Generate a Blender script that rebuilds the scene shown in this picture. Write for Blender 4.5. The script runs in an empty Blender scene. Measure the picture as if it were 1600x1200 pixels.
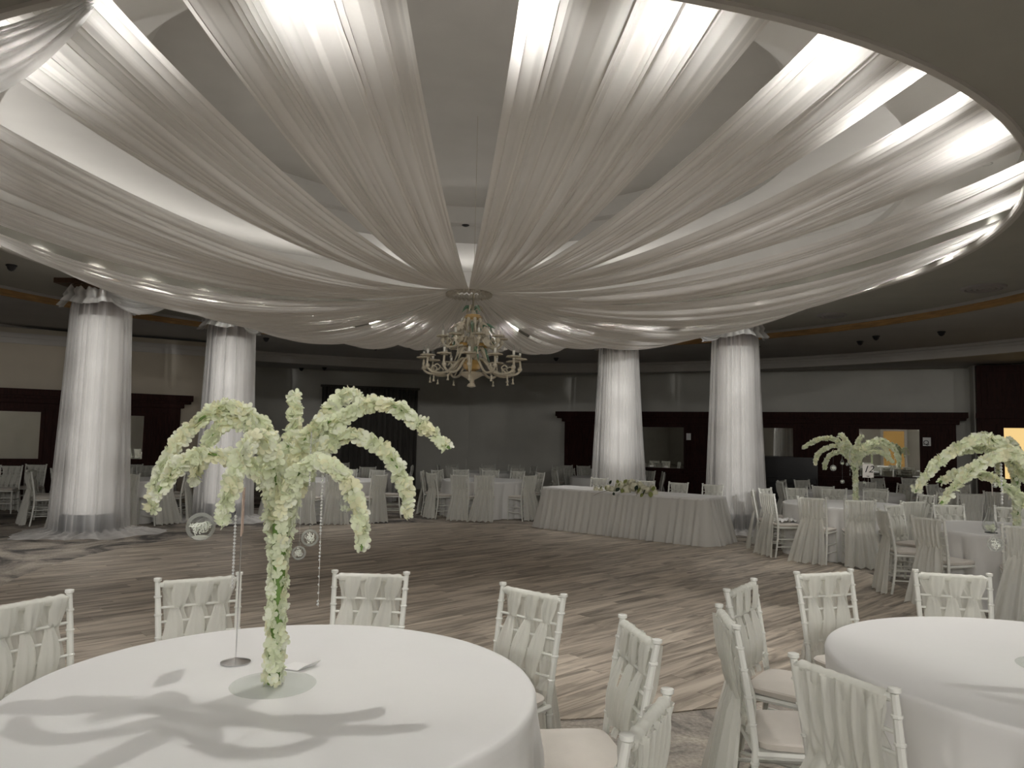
import bpy, math, random
import numpy as np
from mathutils import Vector, Matrix
from math import sin, cos, pi, radians as R

random.seed(7)
RNG = np.random.default_rng(7)
SC = bpy.context.scene
COL = SC.collection

# ------------------------------------------------------------------ camera
FPX, EYE = 1165.0, 1.645
PITCH, ROLL = math.atan(87 / 1165.0), R(1.146)
F = Vector((0, cos(PITCH), sin(PITCH)))
U0 = Vector((0, -sin(PITCH), cos(PITCH)))
R0 = Vector((1, 0, 0))
RT = cos(ROLL) * R0 + sin(ROLL) * U0
UP = -sin(ROLL) * R0 + cos(ROLL) * U0
cam = bpy.data.cameras.new('camera')
cam.sensor_width = 36.0
cam.lens = 36.0 * FPX / 1600
cam.clip_start = 0.05
co = bpy.data.objects.new('camera', cam)
COL.objects.link(co)
co.matrix_world = Matrix(((RT.x, UP.x, -F.x, 0), (RT.y, UP.y, -F.y, 0), (RT.z, UP.z, -F.z, EYE), (0, 0, 0, 1)))
SC.camera = co

# ------------------------------------------------------------------ view, world
SC.view_settings.view_transform = 'Standard'
SC.view_settings.look = 'None'
SC.view_settings.gamma = 1.0
SC.view_settings.use_curve_mapping = False
SC.view_settings.exposure = 0.95
SC.cycles.max_bounces = 10
SC.cycles.diffuse_bounces = 5
SC.cycles.glossy_bounces = 4
SC.cycles.transmission_bounces = 6
SC.cycles.transparent_max_bounces = 24
SC.cycles.use_denoising = True
SC.cycles.sample_clamp_indirect = 4.0
SC.cycles.caustics_reflective = False
SC.cycles.caustics_refractive = False
w = bpy.data.worlds.new('world')
SC.world = w
w.use_nodes = True
w.node_tree.nodes['Background'].inputs[0].default_value = (0.9, 0.95, 1.0, 1)
w.node_tree.nodes['Background'].inputs[1].default_value = 0.02

CX, CY = -0.6, 9.9        # centre of the round ceiling opening
RIM, ZC = 6.2, 4.05       # its radius, height of the flat ceiling
LAMP_W = 40.0
N_LAMP = 36
LAMP_R, LAMP_Z = 5.93, 4.52
for i in range(N_LAMP):
    a = R(-85.5 + i * 360 / N_LAMP)
    ld = bpy.data.lights.new('downlight_lamp', 'SPOT')
    ld.energy = LAMP_W * {0: 2.6, 3: 4.0}.get(i, 1.0)   # power of two lamps raised to brighten the near tables
    ld.color = (1.0, 0.97, 0.925)
    ld.spot_size = R(108)
    ld.spot_blend = 0.9
    ld.shadow_soft_size = 0.03
    lo = bpy.data.objects.new('downlight_lamp', ld)
    lo.location = (CX + LAMP_R * cos(a), CY + LAMP_R * sin(a), LAMP_Z - 0.03)
    COL.objects.link(lo)

# cove lamps lying on the shelf, lighting the recess above
COVE_W = 1.5
for i in range(32):
    a = R(-80 + i * 11.25)
    ld = bpy.data.lights.new('cove_lamp', 'AREA')
    ld.shape = 'RECTANGLE'; ld.size = 1.1; ld.size_y = 0.1; ld.energy = COVE_W; ld.color = (1.0, 0.96, 0.90)
    lo = bpy.data.objects.new('cove_lamp', ld)
    lo.location = (CX + 5.95 * cos(a), CY + 5.95 * sin(a), 4.64)
    lo.rotation_euler = Vector((-0.9 * cos(a), -0.9 * sin(a), 1)).to_track_quat('-Z', 'Y').to_euler()
    COL.objects.link(lo)

# narrow fill spots added behind the camera to brighten the four draped columns
for cx_, cy_, w_ in ((-6.70, 12.1, 1300), (-5.46, 14.4, 1650), (2.27, 15.85, 1900), (4.30, 14.3, 1500)):
    for z_ in ((1.55, 2.35, 3.1) if cy_ > 15 else (0.6, 1.45, 2.3, 3.1)):
        ld = bpy.data.lights.new('column_fill_light', 'SPOT')
        ld.energy = w_; ld.color = (1.0, 0.975, 0.94); ld.spot_size = 2 * math.atan(0.66 / math.hypot(cx_, cy_ + 2)); ld.spot_blend = 1.0; ld.shadow_soft_size = 0.05
        lo = bpy.data.objects.new('column_fill_light', ld)
        lo.location = (-1.6 if cx_ < 0 else 1.8, -2.0, 2.5)
        lo.rotation_euler = (Vector((cx_, cy_, z_)) - lo.location).to_track_quat('-Z', 'Y').to_euler()
        COL.objects.link(lo)

# unseen fill lights added behind and beside the camera to brighten the room
FILL = [(-5.6, -3.4), (-1.6, -3.6), (2.4, -3.6), (6.4, -3.2), (-3.4, -6.4), (0.6, -6.6), (4.6, -6.4), (-10.4, -0.6), (11.0, 0.0)]
FILL_W = 155.0
for (x_, y_) in FILL:
    ld = bpy.data.lights.new('fill_light', 'AREA')
    ld.shape = 'DISK'; ld.size = 0.5; ld.energy = FILL_W; ld.color = (1.0, 0.97, 0.92)
    lo = bpy.data.objects.new('fill_light', ld)
    lo.location = (x_, y_, 3.80)
    lo.rotation_euler = (R(72), 0, 0)
    COL.objects.link(lo)

# ------------------------------------------------------------------ helpers
def yh(px):
    return 687 + 0.02 * (px - 800)
def at(px, D):
    """ground x of something seen px across at depth D"""
    return (px - 800) / FPX * D
def zat(px, py, D):
    return EYE - (py - yh(px)) * D / FPX

MATS = {}
def nodemat(name):
    m = bpy.data.materials.new(name)
    m.use_nodes = True
    m.node_tree.nodes.clear()
    return m, m.node_tree.nodes, m.node_tree.links
def mat(name, color, rough=0.6, metal=0.0, trans=0.0, emis=None, es=0.0, noise=0.0, nscale=8.0, bump=0.0, bscale=60.0, sheen=0.0, spec=0.5, coat=0.0, stretch=(1, 1, 1), ior=1.45, alpha=1.0):
    m, N, L = nodemat(name)
    out = N.new('ShaderNodeOutputMaterial')
    b = N.new('ShaderNodeBsdfPrincipled')
    L.new(b.outputs[0], out.inputs[0])
    b.inputs['Base Color'].default_value = (*color, 1)
    b.inputs['Roughness'].default_value = rough
    b.inputs['Metallic'].default_value = metal
    b.inputs['Transmission Weight'].default_value = trans
    b.inputs['Specular IOR Level'].default_value = spec
    b.inputs['Sheen Weight'].default_value = sheen
    b.inputs['Coat Weight'].default_value = coat
    b.inputs['IOR'].default_value = ior
    b.inputs['Alpha'].default_value = alpha
    if emis:
        b.inputs['Emission Color'].default_value = (*emis, 1)
        b.inputs['Emission Strength'].default_value = es
    if noise or bump:
        tc = N.new('ShaderNodeTexCoord')
        mp = N.new('ShaderNodeMapping')
        mp.inputs['Scale'].default_value = stretch
        L.new(tc.outputs['Object'], mp.inputs[0])
    if noise:
        nz = N.new('ShaderNodeTexNoise')
        nz.inputs['Scale'].default_value = nscale
        nz.inputs['Detail'].default_value = 5
        L.new(mp.outputs[0], nz.inputs['Vector'])
        mr = N.new('ShaderNodeMapRange')
        mr.inputs[1].default_value = 0.3; mr.inputs[2].default_value = 0.7
        mr.inputs[3].default_value = 1 - noise; mr.inputs[4].default_value = 1 + noise
        L.new(nz.outputs[0], mr.inputs[0])
        mx = N.new('ShaderNodeVectorMath'); mx.operation = 'SCALE'
        mx.inputs[0].default_value = color
        L.new(mr.outputs[0], mx.inputs['Scale'])
        L.new(mx.outputs[0], b.inputs['Base Color'])
    if bump:
        n2 = N.new('ShaderNodeTexNoise')
        n2.inputs['Scale'].default_value = bscale
        n2.inputs['Detail'].default_value = 4
        L.new(mp.outputs[0], n2.inputs['Vector'])
        bp = N.new('ShaderNodeBump')
        bp.inputs['Strength'].default_value = bump
        bp.inputs['Distance'].default_value = 0.02
        L.new(n2.outputs[0], bp.inputs['Height'])
        L.new(bp.outputs[0], b.inputs['Normal'])
    MATS[name] = m
    return m

def sheer(name, color, opac, opac_edge, transl=0.45, wscale=0.0):
    """thin woven cloth: partly see-through, denser where seen along the weave"""
    m, N, L = nodemat(name)
    out = N.new('ShaderNodeOutputMaterial')
    df = N.new('ShaderNodeBsdfDiffuse'); df.inputs[0].default_value = (*color, 1)
    tl = N.new('ShaderNodeBsdfTranslucent'); tl.inputs[0].default_value = (*color, 1)
    tp = N.new('ShaderNodeBsdfTransparent')
    m1 = N.new('ShaderNodeMixShader'); m1.inputs[0].default_value = transl
    L.new(df.outputs[0], m1.inputs[1]); L.new(tl.outputs[0], m1.inputs[2])
    m2 = N.new('ShaderNodeMixShader')
    lw = N.new('ShaderNodeLayerWeight'); lw.inputs['Blend'].default_value = 0.35
    mr = N.new('ShaderNodeMapRange')
    mr.inputs[3].default_value = opac; mr.inputs[4].default_value = opac_edge
    L.new(lw.outputs['Facing'], mr.inputs[0])
    if wscale:
        at_ = N.new('ShaderNodeAttribute'); at_.attribute_name = 'weave'
        ad = N.new('ShaderNodeMath'); ad.operation = 'ADD'; ad.use_clamp = True
        L.new(mr.outputs[0], ad.inputs[0])
        ms = N.new('ShaderNodeMath'); ms.operation = 'MULTIPLY'; ms.inputs[1].default_value = wscale
        L.new(at_.outputs['Fac'], ms.inputs[0]); L.new(ms.outputs[0], ad.inputs[1])
        L.new(ad.outputs[0], m2.inputs[0])
    else:
        L.new(mr.outputs[0], m2.inputs[0])
    L.new(tp.outputs[0], m2.inputs[1]); L.new(m1.outputs[0], m2.inputs[2])
    L.new(m2.outputs[0], out.inputs[0])
    MATS[name] = m
    return m

class MB:
    def __init__(s):
        s.v, s.f, s.n = [], [], 0
        s.w = []
    def add(s, v, f, wv=None):
        v = np.asarray(v, float)
        s.v.append(v)
        s.f.extend([tuple(int(i) + s.n for i in q) for q in f])
        s.w.append(np.full(len(v), 0.0) if wv is None else wv)
        s.n += len(v)
        return s
    def box(s, lo, hi, M=None):
        x0, y0, z0 = lo; x1, y1, z1 = hi
        v = np.array([(x0, y0, z0), (x1, y0, z0), (x1, y1, z0), (x0, y1, z0), (x0, y0, z1), (x1, y0, z1), (x1, y1, z1), (x0, y1, z1)], float)
        if M is not None:
            v = np.array([tuple(M @ Vector(p)) for p in v])
        return s.add(v, [(0, 3, 2, 1), (4, 5, 6, 7), (0, 1, 5, 4), (1, 2, 6, 5), (2, 3, 7, 6), (3, 0, 4, 7)])
    def lathe(s, prof, n=16, c=(0, 0, 0), cap=True, axis=None):
        v = []
        for (r, z) in prof:
            for k in range(n):
                a = 2 * pi * k / n
                v.append((c[0] + r * cos(a), c[1] + r * sin(a), c[2] + z))
        m = len(prof)
        f = [(j * n + k, j * n + (k + 1) % n, (j + 1) * n + (k + 1) % n, (j + 1) * n + k) for j in range(m - 1) for k in range(n)]
        if cap:
            f.append(tuple(range(n))[::-1]); f.append(tuple((m - 1) * n + k for k in range(n)))
        return s.add(v, f)
    def tube(s, pts, rad, n=8, cap=True):
        pts = [Vector(p) for p in pts]
        if not hasattr(rad, '__len__'): rad = [rad] * len(pts)
        v = []
        ref = None
        for i, p in enumerate(pts):
            t = (pts[min(i + 1, len(pts) - 1)] - pts[max(i - 1, 0)]).normalized()
            if ref is None:
                ref = Vector((0, 0, 1)) if abs(t.z) < 0.9 else Vector((1, 0, 0))
            b = t.cross(ref).normalized(); nn = b.cross(t).normalized(); ref = nn
            for k in range(n):
                a = 2 * pi * k / n
                v.append(tuple(p + (b * cos(a) + nn * sin(a)) * rad[i]))
        m = len(pts)
        f = [(j * n + k, j * n + (k + 1) % n, (j + 1) * n + (k + 1) % n, (j + 1) * n + k) for j in range(m - 1) for k in range(n)]
        if cap:
            f.append(tuple(range(n))[::-1]); f.append(tuple((m - 1) * n + k for k in range(n)))
        return s.add(v, f)
    def grid(s, P, closed=False, w=None):
        """P: (rows, cols, 3) points"""
        P = np.asarray(P, float)
        r, c = P.shape[:2]
        base = np.arange(r * c).reshape(r, c)
        f = []
        for j in range(r - 1):
            for k in range(c if closed else c - 1):
                k2 = (k + 1) % c
                f.append((base[j, k], base[j, k2], base[j + 1, k2], base[j + 1, k]))
        return s.add(P.reshape(-1, 3), f, None if w is None else np.asarray(w).reshape(-1))
    def mesh(s, name, m, smooth=True):
        me = bpy.data.meshes.new(name)
        V = np.concatenate(s.v)
        me.from_pydata(V.tolist(), [], s.f)
        if any(x.any() for x in s.w):
            at_ = me.attributes.new('weave', 'FLOAT', 'POINT')
            at_.data.foreach_set('value', np.concatenate(s.w).astype(np.float32))
        me.materials.append(m)
        if smooth:
            me.polygons.foreach_set('use_smooth', [True] * len(me.polygons))
            if smooth == 'auto':
                me.set_sharp_from_angle(angle=R(40))
        me.update()
        return me
    def build(s, name, m, parent=None, smooth='auto', loc=None):
        return put(name, s.mesh(name, m, smooth), parent, loc)

def put(name, me, parent=None, loc=None):
    o = bpy.data.objects.new(name, me)
    COL.objects.link(o)
    if parent: o.parent = parent
    if loc is not None: o.location = loc
    return o
def tag(o, label=None, cat=None, group=None, kind=None):
    if label: o['label'] = label
    if cat: o['category'] = cat
    if group: o['group'] = group
    if kind: o['kind'] = kind
    return o
def thing(name, label, cat, loc=(0, 0, 0), rz=0, group=None):
    o = bpy.data.objects.new(name, None)
    COL.objects.link(o)
    o.location = loc; o.rotation_euler = (0, 0, rz)
    o.empty_display_size = 0.1
    return tag(o, label, cat, group)
def copy_tree(o, parent=None):
    c = o.copy(); COL.objects.link(c)
    if parent: c.parent = parent
    for ch in KIDS.get(o.name, []):
        copy_tree(ch, c)
    return c
KIDS = {}
def remember(o):
    KIDS[o.name] = [c for c in COL.objects if c.parent == o]
    for c in KIDS[o.name]: remember(c)
def ordinal(n):
    return ['first', 'second', 'third', 'fourth', 'fifth', 'sixth', 'seventh', 'eighth', 'ninth', 'tenth', 'eleventh', 'twelfth'][n]

# ------------------------------------------------------------------ materials
M_plaster = mat('ceiling_plaster', (0.72, 0.705, 0.68), 0.9, noise=0.03, nscale=2)
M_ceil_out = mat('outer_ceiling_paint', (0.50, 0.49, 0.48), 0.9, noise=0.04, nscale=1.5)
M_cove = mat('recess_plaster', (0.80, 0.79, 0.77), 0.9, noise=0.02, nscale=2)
M_wall = mat('grey_wall_paint', (0.62, 0.615, 0.57), 0.9, noise=0.05, nscale=1.2)
M_wall_w = mat('cream_wall_paint', (0.62, 0.56, 0.46), 0.9, noise=0.05, nscale=1.2)
M_cornice = mat('cornice_paint', (0.62, 0.60, 0.57), 0.8)
M_band = mat('oak_band', (0.38, 0.225, 0.09), 0.5, noise=0.3, nscale=3, stretch=(1, 1, 12))
M_mahog = mat('mahogany', (0.030, 0.010, 0.008), 0.55, spec=0.12, noise=0.35, nscale=5, stretch=(6, 6, 0.8))
M_capital = mat('capital_wood', (0.075, 0.04, 0.022), 0.5, noise=0.3, nscale=14)
M_shaft = mat('column_white_paint', (0.90, 0.89, 0.87), 0.7)
M_plinth = mat('plinth_dark', (0.05, 0.055, 0.06), 0.4)
M_black = mat('black_lacquer', (0.008, 0.007, 0.008), 0.25)
M_mirror = mat('mirror_glass', (0.82, 0.84, 0.82), 0.015, metal=1.0)
M_curtain = mat('dark_curtain', (0.115, 0.11, 0.10), 0.85, noise=0.3, nscale=6, stretch=(30, 30, 0.4))
M_chair = mat('chair_white_lacquer', (0.74, 0.745, 0.70), 0.35, coat=0.2)
M_cush = mat('cream_seat_fabric', (0.62, 0.575, 0.52), 0.85, bump=0.15, bscale=300, sheen=0.3, noise=0.04, nscale=9)
M_satin = mat('white_satin', (0.77, 0.765, 0.755), 0.40, sheen=0.3, bump=0.10, bscale=7, spec=0.35)
M_tulle = sheer('organza_sash', (0.86, 0.86, 0.81), 0.72, 0.97, 0.38)
M_drape = sheer('voile_ceiling_drape', (0.88, 0.86, 0.83), 0.60, 0.97, 0.22, 0.32)
M_coldrape = sheer('voile_column_drape', (0.92, 0.915, 0.91), 0.26, 0.88, 0.45, 0.34)
M_swag = sheer('voile_swag', (0.88, 0.88, 0.87), 0.58, 0.95, 0.5, 0.35)
M_skirt = sheer('tulle_table_skirt', (0.84, 0.83, 0.80), 0.80, 0.98, 0.35)
M_petal = sheer('orchid_petal', (0.83, 0.87, 0.68), 1.0, 1.0, 0.40)
M_petal2 = sheer('orchid_petal_cream', (0.90, 0.89, 0.69), 1.0, 1.0, 0.40)
M_petal3 = sheer('orchid_petal_pale', (0.92, 0.94, 0.82), 1.0, 1.0, 0.40)
M_stem = mat('green_stem', (0.16, 0.27, 0.07), 0.5)
M_leafg = mat('eucalyptus_leaf', (0.22, 0.25, 0.07), 0.6, noise=0.3, nscale=40)
M_leafd = mat('dark_leaf', (0.015, 0.03, 0.015), 0.5)
M_bloom = mat('ivory_blossom', (0.74, 0.72, 0.56), 0.8, noise=0.12, nscale=60, bump=0.5, bscale=90)
M_chrome = mat('chrome', (0.85, 0.85, 0.86), 0.22, metal=1.0)
M_card = mat('card_paper', (0.80, 0.77, 0.73), 0.7)
M_cardpink = mat('card_kraft', (0.56, 0.42, 0.35), 0.8)
M_ink = mat('black_ink', (0.02, 0.02, 0.02), 0.6)
M_paper = mat('white_paper', (0.86, 0.86, 0.85), 0.6)
M_bead = mat('crystal_bead', (0.90, 0.90, 0.88), 0.08, trans=0.35, ior=1.5, coat=1.0)
M_curl = mat('white_curl_filling', (0.95, 0.96, 0.90), 0.5, emis=None)
M_murano = mat('murano_glass', (0.66, 0.60, 0.47), 0.15, trans=0.12, ior=1.45, coat=0.3)
M_amber = mat('amber_glass', (0.72, 0.45, 0.14), 0.12, trans=0.4, coat=0.5)
M_mgreen = mat('green_murano_glass', (0.22, 0.40, 0.28), 0.15, trans=0.35)
M_candle = mat('candle_sleeve', (0.86, 0.84, 0.76), 0.5)
M_lampglow = mat('lamp_lens', (1, 1, 1), 0.5, emis=(1.0, 0.97, 0.93), es=14)
M_metalrim = mat('lamp_rim', (0.5, 0.5, 0.5), 0.4, metal=0.6)
M_detect = mat('detector_dark', (0.03, 0.03, 0.035), 0.35)
M_vent = mat('vent_grey', (0.36, 0.34, 0.34), 0.6)
M_warm = mat('lit_opening', (0.8, 0.6, 0.3), 0.7, emis=(0.95, 0.66, 0.27), es=0.45)
M_warm2 = mat('lit_doorway_amber', (0.6, 0.35, 0.1), 0.7, emis=(0.60, 0.36, 0.12), es=0.14)
M_red = mat('red_plastic', (0.25, 0.02, 0.015), 0.5)

def glassy(name, color=(1, 1, 1), edge=0.60, rough=0.02):
    """blown thin glass: clear when looked through, rim highlight partly painted white"""
    m, N, L = nodemat(name)
    out = N.new('ShaderNodeOutputMaterial')
    tp = N.new('ShaderNodeBsdfTransparent'); tp.inputs[0].default_value = (0.95, 0.96, 0.95, 1)
    gl = N.new('ShaderNodeBsdfGlossy'); gl.inputs['Roughness'].default_value = rough
    fr = N.new('ShaderNodeLayerWeight'); fr.inputs['Blend'].default_value = 0.25
    mr = N.new('ShaderNodeMapRange'); mr.inputs[3].default_value = 0.03; mr.inputs[4].default_value = edge
    L.new(fr.outputs['Fresnel'], mr.inputs[0])
    mx = N.new('ShaderNodeMixShader')
    dw = N.new('ShaderNodeBsdfDiffuse'); dw.inputs[0].default_value = (0.92, 0.93, 0.92, 1)  # diffuse white paints in the bright rim highlight
    mg = N.new('ShaderNodeMixShader'); mg.inputs[0].default_value = 0.55
    L.new(gl.outputs[0], mg.inputs[1]); L.new(dw.outputs[0], mg.inputs[2])
    L.new(mr.outputs[0], mx.inputs[0]); L.new(tp.outputs[0], mx.inputs[1]); L.new(mg.outputs[0], mx.inputs[2])
    L.new(mx.outputs[0], out.inputs[0])
    return m
M_glass = glassy('blown_glass')
M_acrylic = glassy('clear_acrylic', edge=0.14)

def carpet_mat():
    m, N, L = nodemat('marbled_grey_carpet')
    out = N.new('ShaderNodeOutputMaterial'); b = N.new('ShaderNodeBsdfPrincipled')
    L.new(b.outputs[0], out.inputs[0]); b.inputs['Roughness'].default_value = 0.95
    b.inputs['Specular IOR Level'].default_value = 0.1
    tc = N.new('ShaderNodeTexCoord')
    n1 = N.new('ShaderNodeTexNoise'); n1.inputs['Scale'].default_value = 0.9; n1.inputs['Detail'].default_value = 9; n1.inputs['Distortion'].default_value = 2.2; n1.inputs['Roughness'].default_value = 0.62
    L.new(tc.outputs['Object'], n1.inputs['Vector'])
    cr = N.new('ShaderNodeValToRGB')
    e = cr.color_ramp.elements
    e[0].position = 0.36; e[0].color = (0.10, 0.094, 0.09, 1)
    e[1].position = 0.66; e[1].color = (0.50, 0.455, 0.40, 1)
    k = e.new(0.46); k.color = (0.28, 0.255, 0.23, 1)
    k = e.new(0.54); k.color = (0.38, 0.34, 0.295, 1)
    L.new(n1.outputs[0], cr.inputs[0])
    n2 = N.new('ShaderNodeTexNoise'); n2.inputs['Scale'].default_value = 45; n2.inputs['Detail'].default_value = 5
    L.new(tc.outputs['Object'], n2.inputs['Vector'])
    mx = N.new('ShaderNodeMixRGB'); mx.blend_type = 'OVERLAY'; mx.inputs[0].default_value = 0.55
    L.new(cr.outputs[0], mx.inputs[1]); L.new(n2.outputs['Fac'], mx.inputs[2])
    L.new(mx.outputs[0], b.inputs['Base Color'])
    bp = N.new('ShaderNodeBump'); bp.inputs['Strength'].default_value = 0.4; bp.inputs['Distance'].default_value = 0.01
    L.new(n2.outputs[0], bp.inputs['Height']); L.new(bp.outputs[0], b.inputs['Normal'])
    return m
M_carpet = carpet_mat()

PLANK_DIR = math.atan2(0.68, 0.73)
def plank_mat():
    m, N, L = nodemat('weathered_oak_plank')
    out = N.new('ShaderNodeOutputMaterial'); b = N.new('ShaderNodeBsdfPrincipled')
    L.new(b.outputs[0], out.inputs[0]); b.inputs['Roughness'].default_value = 0.5
    b.inputs['Specular IOR Level'].default_value = 0.35
    tc = N.new('ShaderNodeTexCoord'); mp = N.new('ShaderNodeMapping')
    mp.inputs['Rotation'].default_value = (0, 0, -PLANK_DIR)
    L.new(tc.outputs['Object'], mp.inputs[0])
    sc = N.new('ShaderNodeMapping'); sc.inputs['Scale'].default_value = (0.62, 6.0, 1)
    L.new(mp.outputs[0], sc.inputs[0])
    at_ = N.new('ShaderNodeAttribute'); at_.attribute_name = 'weave'
    # shift the grain from plank to plank
    cx = N.new('ShaderNodeCombineXYZ')
    ml = N.new('ShaderNodeMath'); ml.operation = 'MULTIPLY'; ml.inputs[1].default_value = 7.0
    L.new(at_.outputs['Fac'], ml.inputs[0]); L.new(ml.outputs[0], cx.inputs[0]); L.new(ml.outputs[0], cx.inputs[2])
    ad = N.new('ShaderNodeVectorMath'); L.new(sc.outputs[0], ad.inputs[0]); L.new(cx.outputs[0], ad.inputs[1])
    n1 = N.new('ShaderNodeTexNoise'); n1.inputs['Scale'].default_value = 1.6; n1.inputs['Detail'].default_value = 8; n1.inputs['Distortion'].default_value = 0.9; n1.inputs['Roughness'].default_value = 0.62
    L.new(ad.outputs[0], n1.inputs['Vector'])
    cr = N.new('ShaderNodeValToRGB'); e = cr.color_ramp.elements
    e[0].position = 0.30; e[0].color = (0.110, 0.094, 0.078, 1)
    e[1].position = 0.68; e[1].color = (0.62, 0.55, 0.46, 1)
    k = e.new(0.44); k.color = (0.30, 0.258, 0.212, 1)
    k = e.new(0.55); k.color = (0.48, 0.415, 0.343, 1)
    L.new(n1.outputs[0], cr.inputs[0])
    mr = N.new('ShaderNodeMapRange'); mr.inputs[3].default_value = 0.80; mr.inputs[4].default_value = 0.98
    L.new(at_.outputs['Fac'], mr.inputs[0])
    vs = N.new('ShaderNodeVectorMath'); vs.operation = 'SCALE'; mr.inputs[3].default_value = 0.92; mr.inputs[4].default_value = 1.12
    L.new(cr.outputs[0], vs.inputs[0]); L.new(mr.outputs[0], vs.inputs['Scale'])
    L.new(vs.outputs[0], b.inputs['Base Color'])
    bp = N.new('ShaderNodeBump'); bp.inputs['Strength'].default_value = 0.25; bp.inputs['Distance'].default_value = 0.004
    L.new(n1.outputs[0], bp.inputs['Height']); L.new(bp.outputs[0], b.inputs['Normal'])
    return m
M_plank = plank_mat()

# ------------------------------------------------------------------ the setting
def ring(r0, r1, z, n=128, c=(CX, CY)):
    P = np.zeros((2, n, 3))
    for k in range(n):
        a = 2 * pi * k / n
        P[0, k] = (c[0] + r0 * cos(a), c[1] + r0 * sin(a), z)
        P[1, k] = (c[0] + r1 * cos(a), c[1] + r1 * sin(a), z)
    return P
def cylwall(r, z0, z1, n=128, c=(CX, CY)):
    P = np.zeros((2, n, 3))
    for k in range(n):
        a = 2 * pi * k / n
        P[0, k] = (c[0] + r * cos(a), c[1] + r * sin(a), z0)
        P[1, k] = (c[0] + r * cos(a), c[1] + r * sin(a), z1)
    return P
def struct(name, mb, m, smooth='auto', parent=None):
    o = mb.build(name, m, parent, smooth)
    if not parent: o['kind'] = 'structure'
    return o

struct('floor', MB().box((-17.5, -7.5, -0.1), (17.5, 26, 0.0)), M_carpet, False)

# dance floor: planks laid diagonally, clipped to a circle
DX, DY, DR = -0.45, 9.6, 5.15
dance = struct('dance_floor', MB().lathe([(DR - 0.03, 0.0), (DR - 0.03, 0.003)], 128, (DX, DY, 0.0005)), M_capital)
def clip_circle(poly):
    n = 96
    for k in range(n):
        a = 2 * pi * (k + .5) / n
        nx, ny, d = cos(a), sin(a), (DR - 0.02) * cos(pi / n)
        res = []
        for i in range(len(poly)):
            p, q = poly[i], poly[(i + 1) % len(poly)]
            dp = p[0] * nx + p[1] * ny - d; dq = q[0] * nx + q[1] * ny - d
            if dp <= 0: res.append(p)
            if dp * dq < 0:
                t = dp / (dp - dq)
                res.append((p[0] + t * (q[0] - p[0]), p[1] + t * (q[1] - p[1])))
        poly = res
        if not poly: return []
    return poly
planks = []
PW, PL = 0.165, 1.22
ux, uy = cos(PLANK_DIR), sin(PLANK_DIR)
row = 0
y = -DR
while y < DR:
    off = (row * 0.43 % 1) * PL
    x = -DR - off
    while x < DR:
        g = 0.0012
        rect = [(x + g, y + g), (x + PL - g, y + g), (x + PL - g, y + PW - g), (x + g, y + PW - g)]
        rect = clip_circle(rect)
        if len(rect) >= 3:
            ar = 0.5 * abs(sum(rect[i][0] * rect[(i + 1) % len(rect)][1] - rect[(i + 1) % len(rect)][0] * rect[i][1] for i in range(len(rect))))
            if ar > 0.004:
                pts = [(DX + px * ux - py * uy, DY + px * uy + py * ux) for px, py in rect]
                c = np.mean(pts, 0)
                planks.append((math.hypot(c[0], c[1]) / math.sqrt(ar), pts))
        x += PL
    y += PW; row += 1
planks.sort(key=lambda t: t[0])
rest = MB()
for i, (_, pts) in enumerate(planks):
    k = len(pts)
    zt = 0.0085 + random.uniform(0, 0.0008)
    v = [(p[0], p[1], zt) for p in pts] + [(p[0], p[1], 0.002) for p in pts]
    f = [tuple(range(k))] + [(j, j + k, (j + 1) % k + k, (j + 1) % k) for j in range(k)]
    wv = np.full(2 * k, random.random() * 0.98 + 0.01)
    if i < 300:
        MB().add(v, f, wv).build('plank', M_plank, dance, False)
    else:
        rest.add(v, f, wv)
rp = rest.build('plank_field', M_plank, dance, False)
rp['kind'] = 'stuff'

# flat ceiling with the round opening, stepped outwards
mb = MB()
mb.grid(ring(RIM, 8.3, ZC), True)
mb.grid(cylwall(RIM, ZC, 4.52), True)
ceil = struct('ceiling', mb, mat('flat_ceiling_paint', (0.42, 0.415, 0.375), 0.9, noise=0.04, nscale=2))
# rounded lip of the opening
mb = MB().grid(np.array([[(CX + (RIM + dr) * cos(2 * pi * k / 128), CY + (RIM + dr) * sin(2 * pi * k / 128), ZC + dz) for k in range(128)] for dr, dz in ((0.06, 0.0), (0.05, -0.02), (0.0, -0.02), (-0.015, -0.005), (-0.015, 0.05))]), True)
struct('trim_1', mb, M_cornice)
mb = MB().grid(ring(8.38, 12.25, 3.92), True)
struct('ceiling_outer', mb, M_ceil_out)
# groove, oak band
mb = MB().grid(cylwall(8.3, ZC, ZC + 0.03), True).grid(ring(8.3, 8.345, ZC + 0.03), True).grid(cylwall(8.345, 4.01, ZC + 0.03), True).grid(ring(8.345, 8.38, 4.01), True)
struct('trim_2', mb, M_ceil_out)
mb = MB().grid(cylwall(8.38, 3.90, 4.01), True).grid(ring(8.38, 8.44, 3.90), True).grid(cylwall(8.44, 3.90, 3.93), True)
struct('trim_3', mb, M_band)
# outer cornice
mb = MB().grid(cylwall(12.1, 3.86, 3.92), True).grid(ring(12.1, 12.2, 3.86), True).grid(cylwall(12.2, 3.80, 3.86), True).grid(ring(12.2, 12.25, 3.80), True).grid(cylwall(12.25, 3.66, 3.80), True).grid(ring(12.25, 12.45, 3.66), True)
struct('trim_4', mb, M_cornice)
struct('ceiling_edge', MB().grid(ring(12.45, 27, 3.70), True).grid(cylwall(12.45, 3.66, 3.70), True), M_ceil_out)
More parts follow.
